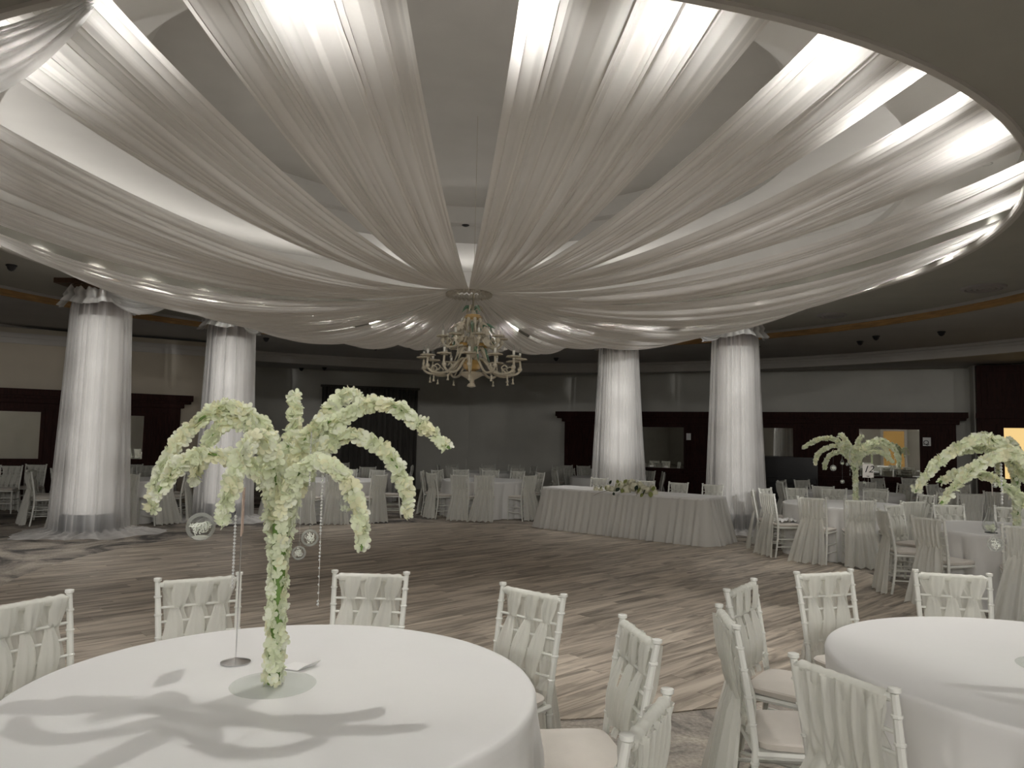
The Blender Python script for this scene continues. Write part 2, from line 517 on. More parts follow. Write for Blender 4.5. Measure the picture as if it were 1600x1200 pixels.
# recess above the opening
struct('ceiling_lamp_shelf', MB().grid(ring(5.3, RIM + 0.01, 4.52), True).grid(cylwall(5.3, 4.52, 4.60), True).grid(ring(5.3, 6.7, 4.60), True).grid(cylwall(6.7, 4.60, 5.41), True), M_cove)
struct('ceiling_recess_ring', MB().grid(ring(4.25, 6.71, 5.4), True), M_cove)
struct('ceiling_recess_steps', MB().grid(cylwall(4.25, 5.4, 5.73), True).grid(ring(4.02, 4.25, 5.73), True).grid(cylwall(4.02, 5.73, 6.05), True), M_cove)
struct('ceiling_recess_top', MB().lathe([(4.1, 0), (4.1, 0.05)], 96, (CX, CY, 6.05)), M_plaster)

def wallseg(name, p, q, z0, z1, m, th=0.12, side=1):
    p, q = Vector(p), Vector(q)
    d = (q - p); L_ = d.length; ang = math.atan2(d.y, d.x)
    o = MB().box((0, 0 if side > 0 else -th, z0), (L_, th if side > 0 else 0, z1)).build(name, m, None, False)
    o.location = (p.x, p.y, 0); o.rotation_euler = (0, 0, ang)
    o['kind'] = 'structure'
    return o
ZW = 3.86
W_LEFT = ((-17.4, 12.27), (-7.4, 18.1))
wallseg('wall_left', *W_LEFT, 0, ZW, M_wall_w)
wallseg('wall_left_return', (-7.4, 18.1), (-9.0, 22.2), 0, ZW, M_wall)
wallseg('wall_back_left', (-9.0, 22.2), (-1.4, 24.6), 0, ZW, M_wall)
wallseg('wall_back_right', (-1.4, 24.6), (11.55, 18.75), 0, ZW, M_wall)
wallseg('wall_right_return', (11.55, 18.75), (11.3, 18.2), 0, ZW, M_wall)
wallseg('wall_right', (11.3, 18.2), (17.5, 15.2), 0, ZW, M_wall)
wallseg('wall_far_right', (17.4, 15.25), (17.4, -7.5), 0, ZW, M_wall)
wallseg('wall_far_left', (-17.4, -7.5), (-17.4, 12.3), 0, ZW, M_wall)
wallseg('wall_rear', (17.5, -7.4), (-17.5, -7.4), 0, ZW, M_wall)
# straight cornice along the left wall
def cornice(name, p, q):
    p, q = Vector(p), Vector(q); d = q - p
    o = MB().box((0, -0.05, 3.52), (d.length, 0.0, 3.74)).box((0, -0.10, 3.64), (d.length, 0.0, 3.74)).build(name, M_cornice, None, False)
    o.location = (p.x, p.y, 0); o.rotation_euler = (0, 0, math.atan2(d.y, d.x)); o['kind'] = 'structure'
cornice('trim_5', (-17.4, 12.27), (-7.4, 18.1))

# a frame of reference for things standing on a wall line
def on_line(name, p, q, **kw):
    p, q = Vector(p), Vector(q); d = q - p
    return p, d.length, math.atan2(d.y, d.x)

# curtained recess in the back wall
def curtain_recess():
    p, L_, ang = on_line('', (-9.0, 22.2), (-1.4, 24.6))
    t = thing('curtain', 'dark grey pleated curtain hanging in the back wall recess', 'curtain', (p.x, p.y, 0), ang)
    def u_at(px):   # distance along the wall line for an image column
        k = (px - 800) / FPX
        dx, dy = cos(ang), sin(ang)
        return (k * p.y - p.x) / (dx - k * dy)
    u0, u1 = u_at(503), u_at(652)
    z1 = zat(580, 605, 23.4)
    cols = 220
    P = np.zeros((2, cols, 3))
    for k in range(cols):
        s = k / (cols - 1)
        x = u0 + (u1 - u0) * s
        yv = -0.12 + 0.035 * sin(s * 150) + 0.02 * sin(s * 47 + 1) + 0.015 * sin(s * 260)
        P[0, k] = (x, yv, z1 - 0.03); P[1, k] = (x, yv * 1.0, 0.02)
    MB().grid(P).build('curtain_cloth', M_curtain, t)
    MB().box((u0 - 0.05, -0.2, z1 - 0.03), (u1 + 0.05, 0, z1 + 0.03)).build('pelmet', M_curtain, t, False)
    return t
curtain_recess()

# panelled mahogany fronts with mirrors
def bevel_panel(mb, x0, x1, z0, z1, y=-0.02):
    """raised frame round a recessed panel"""
    w_ = 0.05
    mb.box((x0, y - 0.025, z0), (x1, y, z0 + w_)); mb.box((x0, y - 0.025, z1 - w_), (x1, y, z1))
    mb.box((x0, y - 0.025, z0 + w_), (x0 + w_, y, z1 - w_)); mb.box((x1 - w_, y - 0.025, z0 + w_), (x1, y, z1 - w_))
    mb.box((x0 + 0.12, y - 0.018, z0 + 0.12), (x1 - 0.12, y, z1 - 0.12))

def panelling(name, label, p, q, ztop, mirrors, signs, ends=True, low=True):
    p, q = Vector(p), Vector(q); d = q - p; L_ = d.length; ang = math.atan2(d.y, d.x)
    t = thing(name, label, 'wall panelling', (p.x, p.y, 0), ang)
    def u_at(px):
        k = (px - 800) / FPX
        return (k * p.y - p.x) / (cos(ang) - k * sin(ang))
    mirrors = [(u_at(a), u_at(b), z0, z1, lab) for a, b, z0, z1, lab in mirrors]
    MB().box((0.25, 0, 0), (L_ - 0.25, 0.3, ztop - 0.3)).build('backboard', M_mahog, t, False)
    mb = MB().box((0, -0.16, ztop - 0.14), (L_, 0.3, ztop)).box((0.04, -0.12, ztop - 0.2), (L_ - 0.04, 0.3, ztop - 0.14)).box((0.18, -0.07, ztop - 0.3), (L_ - 0.18, 0.3, ztop - 0.2))
    mb.build('cornice_moulding', M_mahog, t, False)
    MB().box((0.25, -0.03, 0), (L_ - 0.25, 0, 0.16)).build('skirting_board', M_mahog, t, False)
    MB().box((0.25, -0.045, 0.80), (L_ - 0.25, 0, 0.86)).build('dado_rail', M_mahog, t, False)
    # panels between mirrors
    xs = [0.3] + [v for m_ in mirrors for v in (m_[0] - 0.12, m_[1] + 0.12)] + [L_ - 0.3]
    spans = [(xs[i], xs[i + 1]) for i in range(0, len(xs), 2)]
    for a, b in spans:
        n = max(1, int((b - a) / 0.9))
        if b - a < 0.35: continue
        for k in range(n):
            x0 = a + (b - a) * k / n + 0.05; x1 = a + (b - a) * (k + 1) / n - 0.05
            mb = MB(); bevel_panel(mb, x0, x1, 0.92, ztop - 0.36, 0.0); mb.build('panel', M_mahog, t, False)
    n = int((L_ - 0.6) / 1.0)
    for k in range(n):
        x0 = 0.3 + (L_ - 0.6) * k / n + 0.05; x1 = 0.3 + (L_ - 0.6) * (k + 1) / n - 0.05
        mb = MB(); bevel_panel(mb, x0, x1, 0.2, 0.76, 0.0); mb.build('lower_panel', M_mahog, t, False)
    for a, b, z0, z1, lab in mirrors:
        M4 = Matrix.Translation((p.x, p.y, 0)) @ Matrix.Rotation(ang, 4, 'Z')
        m_ = thing('wall_mirror', lab, 'mirror', tuple(M4 @ Vector(((a + b) / 2, -0.005, z0))), ang)
        w2 = (b - a) / 2; h = z1 - z0
        MB().box((-w2, -0.02, 0), (w2, 0, h)).build('mirror_glass', M_mirror, m_, False)
        mb = MB()
        fr = 0.07
        mb.box((-w2 - fr, -0.045, -fr), (w2 + fr, 0, 0)); mb.box((-w2 - fr, -0.045, h), (w2 + fr, 0, h + fr))
        mb.box((-w2 - fr, -0.045, 0), (-w2, 0, h)); mb.box((w2, -0.045, 0), (w2 + fr, 0, h))
        mb.build('mirror_frame', M_mahog, m_, False)
    for px, z, s, txt, lab in signs:
        u = u_at(px)
        M4 = Matrix.Translation((p.x, p.y, 0)) @ Matrix.Rotation(ang, 4, 'Z')
        g = thing('wall_sign', lab, 'sign', tuple(M4 @ Vector((u, -0.03, z))), ang)
        MB().box((-s / 2, -0.015, -s / 2), (s / 2, 0, s / 2)).build('sign_plate', M_paper, g, False)
        if txt:
            tx = text_obj(txt, s * 0.75, M_ink, g, (0, -0.02, -s * 0.12))
            MB().box((-s * .3, -0.018, -s * .34), (s * .3, -0.015, -s * .26)).build('sign_line', M_ink, g, False)
    return t
def text_obj(txt, size, m, parent, loc, shear=0.0, rot=(pi / 2, 0, 0), name='lettering'):
    cu = bpy.data.curves.new(name, 'FONT'); cu.body = txt; cu.size = size
    cu.align_x = 'CENTER'; cu.align_y = 'CENTER'; cu.shear = shear; cu.extrude = 0.0008
    cu.materials.append(m)
    tmp = bpy.data.objects.new(name, cu); COL.objects.link(tmp)
    me = bpy.data.meshes.new_from_object(tmp.evaluated_get(bpy.context.evaluated_depsgraph_get()))
    bpy.data.objects.remove(tmp)
    if not me.materials: me.materials.append(m)
    o = bpy.data.objects.new(name, me); COL.objects.link(o); o.parent = parent
    o.location = loc; o.rotation_euler = rot
    return o

PL0, PL1 = (-16.6, 12.55), (-7.62, 17.8)
panelling('wood_panelling', 'dark mahogany panelled wall front behind the two left columns', PL0, PL1, 2.53,
          [(-40, 66, 1.03, 2.04, 'framed wall mirror beyond the chairs at the left edge'), (178, 227, 1.03, 2.02, 'narrow-looking wall mirror between the two left draped columns')],
          [])
PR0, PR1 = (1.4, 22.8), (11.2, 18.3)
panelling('wood_panelling', 'long dark mahogany panelling with mirrors on the right back wall', PR0, PR1, 2.53,
          [(962, 1070, 0.93, 2.09, 'wall mirror seen between the two right draped columns'),
           (1150, 1240, 0.93, 2.10, 'wall mirror above the black upright cabinet'),
           (1343, 1437, 0.90, 2.10, 'wall mirror behind the table with card 12')],
          [(1075.5, 1.83, 0.19, '', 'small white notice beside the mirror between the right columns'),
           (1447, 1.80, 0.21, 'Q', 'small white notice with letter Q beside the table 12 mirror')])
# full-height panelled bay at the right edge
def right_bay():
    p, q = Vector((11.2, 17.95)), Vector((17.2, 15.05)); d = q - p; L_ = d.length; ang = math.atan2(d.y, d.x)
    t = thing('wood_panelling', 'full-height dark mahogany bay at the right edge of the room', 'wall panelling', (p.x, p.y, 0), ang)
    def u_at(px):
        k = (px - 800) / FPX
        return (k * p.y - p.x) / (cos(ang) - k * sin(ang))
    ztop = 3.66
    u0, u1 = u_at(1569), u_at(1700)
    z0, z1 = 0.95, 2.16
    uu = u_at(1528)
    mb = MB().box((uu, 0, 0), (u0, 0.22, ztop)).box((u1, 0, 0), (L_, 0.22, ztop)).box((u0, 0, z1), (u1, 0.22, ztop)).box((u0, 0, 0), (u1, 0.22, z0))
    mb.build('backboard', M_mahog, t, False)
    MB().box((uu - 0.03, -0.06, 2.38), (L_, 0, 2.5)).build('rail_moulding', M_mahog, t, False)
    for a, b in ((uu + 0.1, uu + 0.95), (uu + 1.1, uu + 2.0), (uu + 2.15, uu + 3.1)):
        mb = MB(); bevel_panel(mb, a, b, 2.6, ztop - 0.1, 0.0); mb.build('panel', M_mahog, t, False)
    mb = MB(); bevel_panel(mb, uu + 0.08, u0 - 0.08, 0.3, 2.3, 0.0); mb.build('panel', M_mahog, t, False)
    MB().box((u0, 0.19, z0), (u1, 0.215, z1)).build('lit_opening', M_warm, t, False)['label'] = 'warm yellow lit opening'
right_bay()
# lit doorway behind the camera, seen only in the mirror
def rear_doorway():
    o = thing('doorway', 'warm amber-lit doorway in the rear wall, reflected in the mirror', 'doorway', (-1.0, -7.35, 0))
    MB().box((-0.6, -0.02, 0), (0.6, 0.02, 2.6)).build('lit_doorway', M_warm2, o, False)
    mb = MB().box((-0.75, -0.02, 0), (-0.6, 0.08, 2.75)).box((0.6, -0.02, 0), (0.75, 0.08, 2.75)).box((-0.6, -0.02, 2.6), (0.6, 0.08, 2.75))
    mb.build('door_frame', M_shaft, o, False)
    o['kind'] = 'structure'
rear_doorway()

# ------------------------------------------------------------------ lamps and ceiling fittings
lampmesh_rim = MB().lathe([(0.03, 0.012), (0.045, 0.0), (0.06, 0.0), (0.06, 0.02)], 16, cap=False).mesh('lamp_rim', M_metalrim)
lampmesh_lens = MB().lathe([(0.026, 0.0), (0.026, 0.008)], 12).mesh('lamp_lens', M_lampglow)
for i in range(N_LAMP):
    a = R(-85.5 + i * 360 / N_LAMP)
    t = thing('downlight', 'small recessed downlight glowing on the shelf above the drapes', 'light', (CX + LAMP_R * cos(a), CY + LAMP_R * sin(a), LAMP_Z), 0, 'downlights around the ceiling opening')
    put('lamp_rim', lampmesh_rim, t); put('lamp_lens', lampmesh_lens, t, (0, 0, 0.008))

def on_ceiling(px, py, z):
    """point on a ceiling at height z (small pitch terms included)"""
    dx = (px - 800) / FPX; dy = (600 - py) / FPX
    v = F + RT * dx + UP * dy
    s = (z - EYE) / v.z
    return Vector((v.x * s, v.y * s, z))
det = [(18, 414, 4.05, 'dark domed detector on the flat ceiling at the left edge'), (416, 528, 3.92, 'domed detector on the outer ceiling above the orchid tree'),
       (587, 542, 3.92, 'domed detector left of the chandelier on the outer ceiling'), (471, 575, 3.70, 'small detector nearer the curtain on the rear ceiling'),
       (507, 574, 3.70, 'second small detector just above the curtain corner'), (1344, 533, 3.92, 'largest domed detector right of the rightmost column'),
       (1369, 525, 3.92, 'small detector just beside the largest domed one'), (1471, 518, 3.92, 'detector on the outer ceiling towards the right edge'),
       (869, 559, 3.92, 'domed detector between the chandelier and the right columns'), (840, 588, 3.70, 'tiny detector low on the rear ceiling right of the chandelier'),
       (1183, 541, 3.92, 'detector half hidden by the rightmost column')]
dm = MB().lathe([(0.075, 0.0), (0.075, -0.02), (0.06, -0.03), (0.055, -0.055), (0.03, -0.085), (0.003, -0.095)], 14).mesh('detector', M_detect)
for px, py, z, lab in det:
    o = put('smoke_detector', dm, None, on_ceiling(px, py, z)); tag(o, lab, 'detector')
o = put('smoke_detector', dm, None, (CX - 0.35, CY + 4.13, 5.73)); tag(o, 'detector in the stepped ceiling recess, seen in the gap', 'detector')
o.scale = (1, 1, .35)
for px, py, r, lab in ((1537, 449, 0.30, 'larger round grey air vent near the right edge'), (1300, 492, 0.26, 'smaller round grey air vent beyond the rightmost column')):
    p = on_ceiling(px, py, ZC)
    t = thing('ceiling_vent', lab, 'vent', p)
    for k in range(4):
        rr = r * (1 - k * 0.24)
        MB().lathe([(rr, 0.0), (rr - 0.01, -0.03), (rr - 0.05, -0.035), (rr - 0.055, -0.005)], 32, cap=False).build('vent_ring', M_vent, t)

# ------------------------------------------------------------------ ceiling drapes
ZCEN, RCEN = 3.60, 0.27
def drape(a0, a1, seed, sag, label, zr=4.11):
    rng = np.random.default_rng(seed)
    C_, Rr = 200, 44
    u = np.linspace(0, 1, C_)
    # pleat pattern: several incommensurate waves whose phase drifts along the run
    K = 9
    fr = np.concatenate([rng.uniform(1.5, 7, 4), rng.uniform(8, 24, 5)]); ph = rng.uniform(0, 2 * pi, K); amp = rng.uniform(.3, 1, K) / (1 + fr / 6)
    pk = rng.uniform(0.02, 0.98, 16); pw = rng.uniform(0.003, 0.016, 16); phh = rng.uniform(.4, 1.0, 16); pdr = rng.uniform(-.03, .03, 16); dr = rng.uniform(-1.3, 1.3, K)
    amp /= amp.sum()
    P = np.zeros((Rr, C_, 3)); W = np.zeros((Rr, C_))
    for j in range(Rr):
        t = (j / (Rr - 1))
        t = t ** 0.9
        r = RCEN + (RIM - 0.03 - RCEN) * t
        # edges draw in towards mid run
        mid = 0.5 * (a0 + a1); half = 0.5 * (a1 - a0) * (1.0 + 0.36 * (1 - t) ** 1.6)
        S = sum(amp[k] * np.sin(2 * pi * fr[k] * u + ph[k] + dr[k] * t) for k in range(K))
        S2 = sum(amp[k] * np.cos(2 * pi * fr[k] * u + ph[k] + dr[k] * t) for k in range(K))
        width = 2 * R(half) * r
        pa = min(0.055, 0.07 * width) * (0.55 + 0.45 * sin(pi * min(1, t * 1.1)))
        if t > 0.93: pa *= 0.55
        ang = R(mid) + R(half) * (2 * u - 1) + S2 * R(half) * 0.10
        z = ZCEN + (zr - ZCEN) * t - sag * 4 * t * (1 - t) * (1 - 0.18 * (2 * u - 1) ** 2) + S * pa * 1.25
        rr = r + 0.0 * u
        P[j, :, 0] = CX + rr * np.cos(ang); P[j, :, 1] = CY + rr * np.sin(ang); P[j, :, 2] = z
        W[j] = 0.30 + 0.35 * np.clip(S2, -.6, 1) + sum(phh[k] * np.exp(-((u - pk[k] - pdr[k] * t) / pw[k]) ** 2) for k in range(16))
        W[j] = np.clip(W[j] + np.where((u < 0.03) | (u > 0.97), .6, 0), 0, 1)
    o = MB().grid(P, w=W).build('ceiling_drape', M_drape, None, True)
    return tag(o, label, 'drape', 'sheer drapes radiating from the chandelier')
spans = [(-102.4, -90.0), (-84.0, -70.4), (-67.2, -57.6), (-53.2, -40.0), (-118.5, -106.5)]
names = {0: 'white sheer ceiling drape immediately left of the long dark gap above the chandelier',
         1: 'broad white sheer ceiling drape immediately right of the gap above the chandelier',
         2: 'white sheer ceiling drape, second to the right of the gap above the chandelier',
         3: 'white sheer ceiling drape, third to the right of the gap above the chandelier',
         4: 'white sheer ceiling drape, second to the left of the gap above the chandelier'}
for i, (a, b) in enumerate(spans):
    drape(a, b, 100 + i, 0.40, names[i])
nn = 16
step = (360 - 118.5 - 4.2 + 37.2) / nn      # from -36 round to -121
for i in range(nn):
    a = -36.5 + i * (360 - 123.0 + 36.5) / nn
    w_ = (360 - 123.0 + 36.5) / nn
    k_r, k_l = i + 4, (nn - i) + 2
    if k_r <= k_l: lab = 'white sheer ceiling drape, %s to the right counting from the gap above the chandelier' % ordinal(k_r - 1)
    else: lab = 'white sheer ceiling drape, %s to the left counting from the gap above the chandelier' % ordinal(k_l - 1)
    drape(a, a + w_ * 0.80, 200 + i, 0.46 + 0.24 * sin(pi * (i + .5) / nn) ** 0.7 + 0.05 * sin(i * 2.1), lab)
# gathered ring where they meet
P = []
for dr, dz in ((0.0, 0.03), (0.035, 0.02), (0.04, -0.03), (0.0, -0.055), (-0.03, -0.03), (-0.02, 0.02)):
    P.append([(CX + (RCEN + dr + 0.008 * sin(k * 2.3)) * cos(2 * pi * k / 96), CY + (RCEN + dr + 0.008 * sin(k * 2.3)) * sin(2 * pi * k / 96), ZCEN + dz + 0.012 * sin(k * 1.7)) for k in range(96)])
P.append(P[0])
o = MB().grid(np.array(P), True).build('gathering_ring', mat('gathered_cloth', (0.66, 0.63, 0.57), 0.85), None)
tag(o, 'cloth-wrapped ring gathering all drapes above the chandelier', 'ring')

# ------------------------------------------------------------------ draped columns
def swag_mesh(p0, p1, depth, width, seed, folds=7):
    """a hanging loop of cloth between two points"""
    rng = np.random.default_rng(seed)
    p0, p1 = Vector(p0), Vector(p1)
    n, mrows = 40, 26
    P = np.zeros((mrows, n, 3)); W = np.zeros((mrows, n))
    d = (p1 - p0); side = Vector((-d.y, d.x, 0)).normalized()
    ph = rng.uniform(0, 6, 4)
    for j in range(mrows):
        v = j / (mrows - 1)
        for k in range(n):
            s = k / (n - 1)
            base = p0 + d * s
            dep = depth * (0.25 + 0.75 * v) * 4 * s * (1 - s)
            wv = 0.03 * sin(v * folds * 2 * pi + ph[0] + s * 2)
            belly = side * (width * (math.sin(v * pi) * 0.7) * math.sin(pi * s) + wv)
            q = base + belly + Vector((0, 0, -dep - 0.10 * v - wv * 0.6))
            P[j, k] = q; W[j, k] = max(0, sin(v * folds * 2 * pi + ph[1]))
    return MB().grid(P, w=W)

def column(px, D, rt, rb, lab_c, lab_d, seed, flare=(0, 0), pool=0.25, swag=None):
    x = at(px, D); 
    c = thing('column', lab_c, 'column', (x, D, 0)); c['kind'] = 'structure'
    mb = MB().box((-0.36, -0.36, 0), (0.36, 0.36, 0.22)); mb.lathe([(0.42, 0.0), (0.42, 0.27), (0.38, 0.32), (0.36, 0.34)], 32); mb.build('plinth', M_plinth, c)
    MB().lathe([(0.365, 0.34), (0.37, 1.6), (0.34, 3.50)], 32).build('shaft', M_shaft, c)
    mb = MB().lathe([(0.335, 3.50), (0.36, 3.52), (0.335, 3.56), (0.335, 3.72), (0.38, 3.76), (0.40, 3.82), (0.47, 3.90), (0.50, 3.96)], 32)
    mb.box((-0.50, -0.50, 3.97), (0.50, 0.50, ZC - 0.001)).build('capital', M_capital, c)
    # the cloth
    rng = np.random.default_rng(seed)
    t = thing('column_drape', lab_d, 'drape', (x, D, 0))
    n, rows = 260, 46
    K = 8
    fr = rng.integers(9, 46, K); ph = rng.uniform(0, 2 * pi, K); amp = rng.uniform(.4, 1, K) / (1 + fr / 25); amp /= amp.sum()
    P = np.zeros((rows, n, 3)); W = np.zeros((rows, n))
    th = np.linspace(0, 2 * pi, n, endpoint=False)
    for j in range(rows):
        s = j / (rows - 1)
        if s < 0.84:
            q = s / 0.84
            z = 3.86 - q * (3.86 - 0.045)
            r = rt + (rb - rt) * q ** 1.2
            if q < 0.06: r = rt * (0.93 + q * 1.17)
            zz = np.full(n, z)
        else:
            q = (s - 0.84) / 0.16
            lobe = 0.55 + 0.45 * np.sin(th * 2 + ph[0]) + 0.25 * np.sin(th * 5 + ph[1])
            r = rb + q * pool * (0.5 + 0.5 * lobe)
            zz = 0.045 * (1 - q) + 0.012 + 0.05 * np.abs(np.sin(th * 13 + q * 3)) * (1 - q) + 0.02 * np.sin(q * 9 + th * 4) ** 2
        S = sum(amp[k] * np.sin(fr[k] * th + ph[k]) for k in range(K)); S2 = sum(amp[k] * np.cos(fr[k] * th + ph[k]) for k in range(K))
        A = 0.035 + 0.035 * s
        rr = r + A * S * 1.2
        ta = th + 0.05 * S2
        P[j, :, 0] = rr * np.cos(ta) + flare[0] * s * s * (np.cos(th) * np.sign(flare[0] or 1) > 0) * np.abs(np.cos(th))
        P[j, :, 1] = rr * np.sin(ta) + flare[1] * s * s
        P[j, :, 2] = zz
        W[j] = np.clip(0.5 + 1.1 * S2, 0, 1)
    MB().grid(P, True, W).build('drape_cloth', M_coldrape, t, True)
    # ruffle collar round the top
    P = np.zeros((6, n, 3)); W = np.zeros((6, n))
    for j, (r, z) in enumerate(((rt + 0.02, 4.0), (rt + 0.05, 3.93), (rt + 0.10, 3.84), (rt + 0.07, 3.78), (rt + 0.12, 3.73), (rt + 0.17, 3.66))):
        S = np.sin(17 * th + ph[2]) * 0.6 + np.sin(29 * th + ph[3]) * 0.4
        mask = np.clip(1.2 + 0 * th, 0, 1)
        P[j, :, 0] = (r + 0.03 * S * (1 + j * .2)) * np.cos(th); P[j, :, 1] = (r + 0.03 * S * (1 + j * .2)) * np.sin(th); P[j, :, 2] = z + 0.03 * np.sin(5 * th + ph[4])
        W[j] = np.clip(.5 + S, 0, 1)
    # open on the outward side so that the capital shows
    out_a = math.atan2(D - CY, x - CX)
    k0 = int(((out_a - R(35)) % (2 * pi)) / (2 * pi) * n)
    idx = [(k0 + int(n * 70 / 360) + k) % n for k in range(int(n * 290 / 360))]
    MB().grid(P[:, idx], w=W[:, idx]).build('collar_ruffle', M_swag, t, True)
    if swag:
        dx, dy, dz = swag
        swag_mesh((0.30 * (1 if dx > 0 else -1), -0.38, 3.86), (dx, dy, dz), 0.20, 0.16, seed).build('swag', M_swag, t, True)
    return t
column(150, 12.1, 0.42, 0.55, 'round column wrapped in white voile, leftmost of four', 'white voile drape around the leftmost column, pooling on the carpet', 11, pool=0.55, swag=(1.39, -0.50, 3.78))
column(358, 14.4, 0.425, 0.53, 'round column behind the orchid tree, second from the left', 'white voile drape around the second column from the left', 12, pool=0.5, swag=(0.80, -0.4, 3.84))
column(967, 15.85, 0.40, 0.56, 'round column behind the long head table flowers', 'white voile drape around the column behind the head table flowers', 13, flare=(0.10, 0), pool=0.3)
column(1150, 14.3, 0.42, 0.56, 'round column at the right end of the head table, rightmost of four', 'white voile drape with crossed folds around the rightmost column', 14, flare=(0.0, -0.05), pool=0.35, swag=(-0.90, -0.4, 3.86))
# swag close to the camera, top left corner
t = swag_mesh((-2.34, 3.90, 4.03), (-3.95, 4.35, 4.0), 0.42, 0.16, 5, 5).build('ceiling_swag', M_swag, None, True)
tag(t, 'loop of thin cloth hanging at the top left corner of the opening', 'drape')

# ------------------------------------------------------------------ chairs
def post_path(sx):
    pts = []
    for z in np.linspace(0.0, 0.45, 6):
        pts.append((sx * (0.175 + 0.005 * (0.45 - z)), -0.195 - 0.05 * (1 - z / 0.45) ** 1.6, z))
    for z in np.linspace(0.50, 0.915, 7):
        q = (z - 0.45) / 0.465
        pts.append((sx * (0.175 + 0.018 * q), -0.195 - 0.075 * q ** 1.2, z))
    return pts
def post_y(z):
    q = (z - 0.45) / 0.465
    return -0.195 - 0.075 * max(0, q) ** 1.2
def post_x(z):
    return 0.175 + 0.018 * max(0, (z - 0.45) / 0.465)
def rings(mb, pts, zs, r):
    for z in zs:
        for a, b in zip(pts[:-1], pts[1:]):
            if a[2] <= z < b[2]:
                q = (z - a[2]) / (b[2] - a[2])
                c = Vector(a).lerp(Vector(b), q)
                mb.lathe([(r * .8, -0.006), (r, -0.003), (r, 0.003), (r * .8, 0.006)], 8, tuple(c), cap=False)
def sash_band(x0, phase, z0=0.905, z1=0.50, front=True):
    rows, cols = 30, 11
    P = np.zeros((rows, cols, 3))
    per = 0.25
    for j in range(rows):
        s = j / (rows - 1); z = z0 + (z1 - z0) * s
        a = 2 * pi * (z0 - z) / per / 2 + phase
        wgt = abs(cos(a))
        hw = 0.022 + 0.024 * wgt
        if s < 0.10: hw = 0.040
        yoff = 0.020 * cos(a)
        xs = x0 * (post_x(z) / post_x(0.9)) * (1 - 0.10 * s) + 0.017 * sin(a)
        for k in range(cols):
            u = (k / (cols - 1)) * 2 - 1
            P[j, k] = (xs + u * hw, post_y(z) + yoff + (1 - u * u) * 0.012 * (1 if yoff > 0 else -1) + 0.0035 * sin(u * 8 + s * 7 + x0 * 90) + 0.0025 * sin(u * 15 + x0 * 50), z)
    return MB().grid(P)
def sash_wrap():
    """cloth folded over the top rail"""
    cols, prof = 60, []
    P = np.zeros((9, cols, 3))
    for k in range(cols):
        s = k / (cols - 1); x = (s * 2 - 1) * 0.168
        b = 0.0045 * abs(sin(s * pi * 6)) + 0.002 * sin(s * 40)
        for j in range(9):
            a = -0.35 * pi + (j / 8) * 1.7 * pi
            rr = 0.017 + b
            P[j, k] = (x, post_y(0.9) + rr * cos(a), 0.898 + rr * sin(a))
    return MB().grid(P)
def sash_back():
    cols, rows = 60, 14
    P = np.zeros((rows, cols, 3))
    for j in range(rows):
        s = j / (rows - 1); z = 0.90 - s * 0.30
        for k in range(cols):
            u = k / (cols - 1) * 2 - 1
            hw = 0.168 - 0.022 * s
            P[j, k] = (u * hw, post_y(z) - 0.026 - 0.012 * sin(s * pi) - 0.008 * sin(u * 17 + s * 3 + sin(s * 4) * u * 2) - 0.004 * sin(u * 37), z + (0.02 * abs(sin(u * pi * 2)) if j == rows - 1 else 0))
    return MB().grid(P)
def sash_tail(seed):
    rng = np.random.default_rng(seed)
    cols, rows = 80, 26
    ph = rng.uniform(0, 6, 4); sk = rng.uniform(-0.07, 0.07)
    P = np.zeros((rows, cols, 3))
    for j in range(rows):
        s = j / (rows - 1)
        z = 0.63 * (1 - s) + 0.010 * s
        for k in range(cols):
            u = k / (cols - 1) * 2 - 1
            hw = 0.140 + 0.115 * s ** 0.8
            a = 0.012 + 0.026 * s
            if s < 0.12: a *= 0.6
            yy = -0.245 - 0.10 * s ** 0.8 + a * (sin(u * 13 + ph[0]) * .6 + sin(u * 23 + ph[1] + s) * .4 + .3 * sin(u * 7 + ph[2] + 2 * s))
            zz = z + (0.025 * abs(sin(u * 7 + ph[3])) if j == rows - 1 else 0) + (0.035 * abs(sin(u * pi * 1.5)) if j == 0 else 0)
            P[j, k] = (u * hw * (1 + 0.04 * sin(u * 9 + ph[3])) + sk * s, yy, max(0.006, zz))
    return MB().grid(P)

def cushion_mesh():
    mb = MB()
    def outline(s, grow):
        pts = []
        n = 36
        for k in range(n):
            a = 2 * pi * k / n
            e = 0.32
            cx = abs(cos(a)) ** e * (1 if cos(a) > 0 else -1); cy = abs(sin(a)) ** e * (1 if sin(a) > 0 else -1)
            wx = 0.180 + 0.020 * (cy + 1) / 2
            pts.append((cx * (wx + grow), cy * (0.185 + grow) - 0.0))
        return pts
    prof = [(0.450, -0.012), (0.455, 0.0), (0.478, 0.006), (0.486, 0.0), (0.492, -0.03), (0.496, -0.08), (0.498, -0.175)]
    P = np.zeros((len(prof), 36, 3))
    for j, (z, g) in enumerate(prof):
        for k, (x, y_) in enumerate(outline(0, g)):
            P[j, k] = (x, y_, z)
    mb.grid(P, True)
    mb.add([tuple(p) for p in P[-1]], [tuple(range(36))])
    mb.add([tuple(p) for p in P[0]], [tuple(range(36))[::-1]])
    return mb
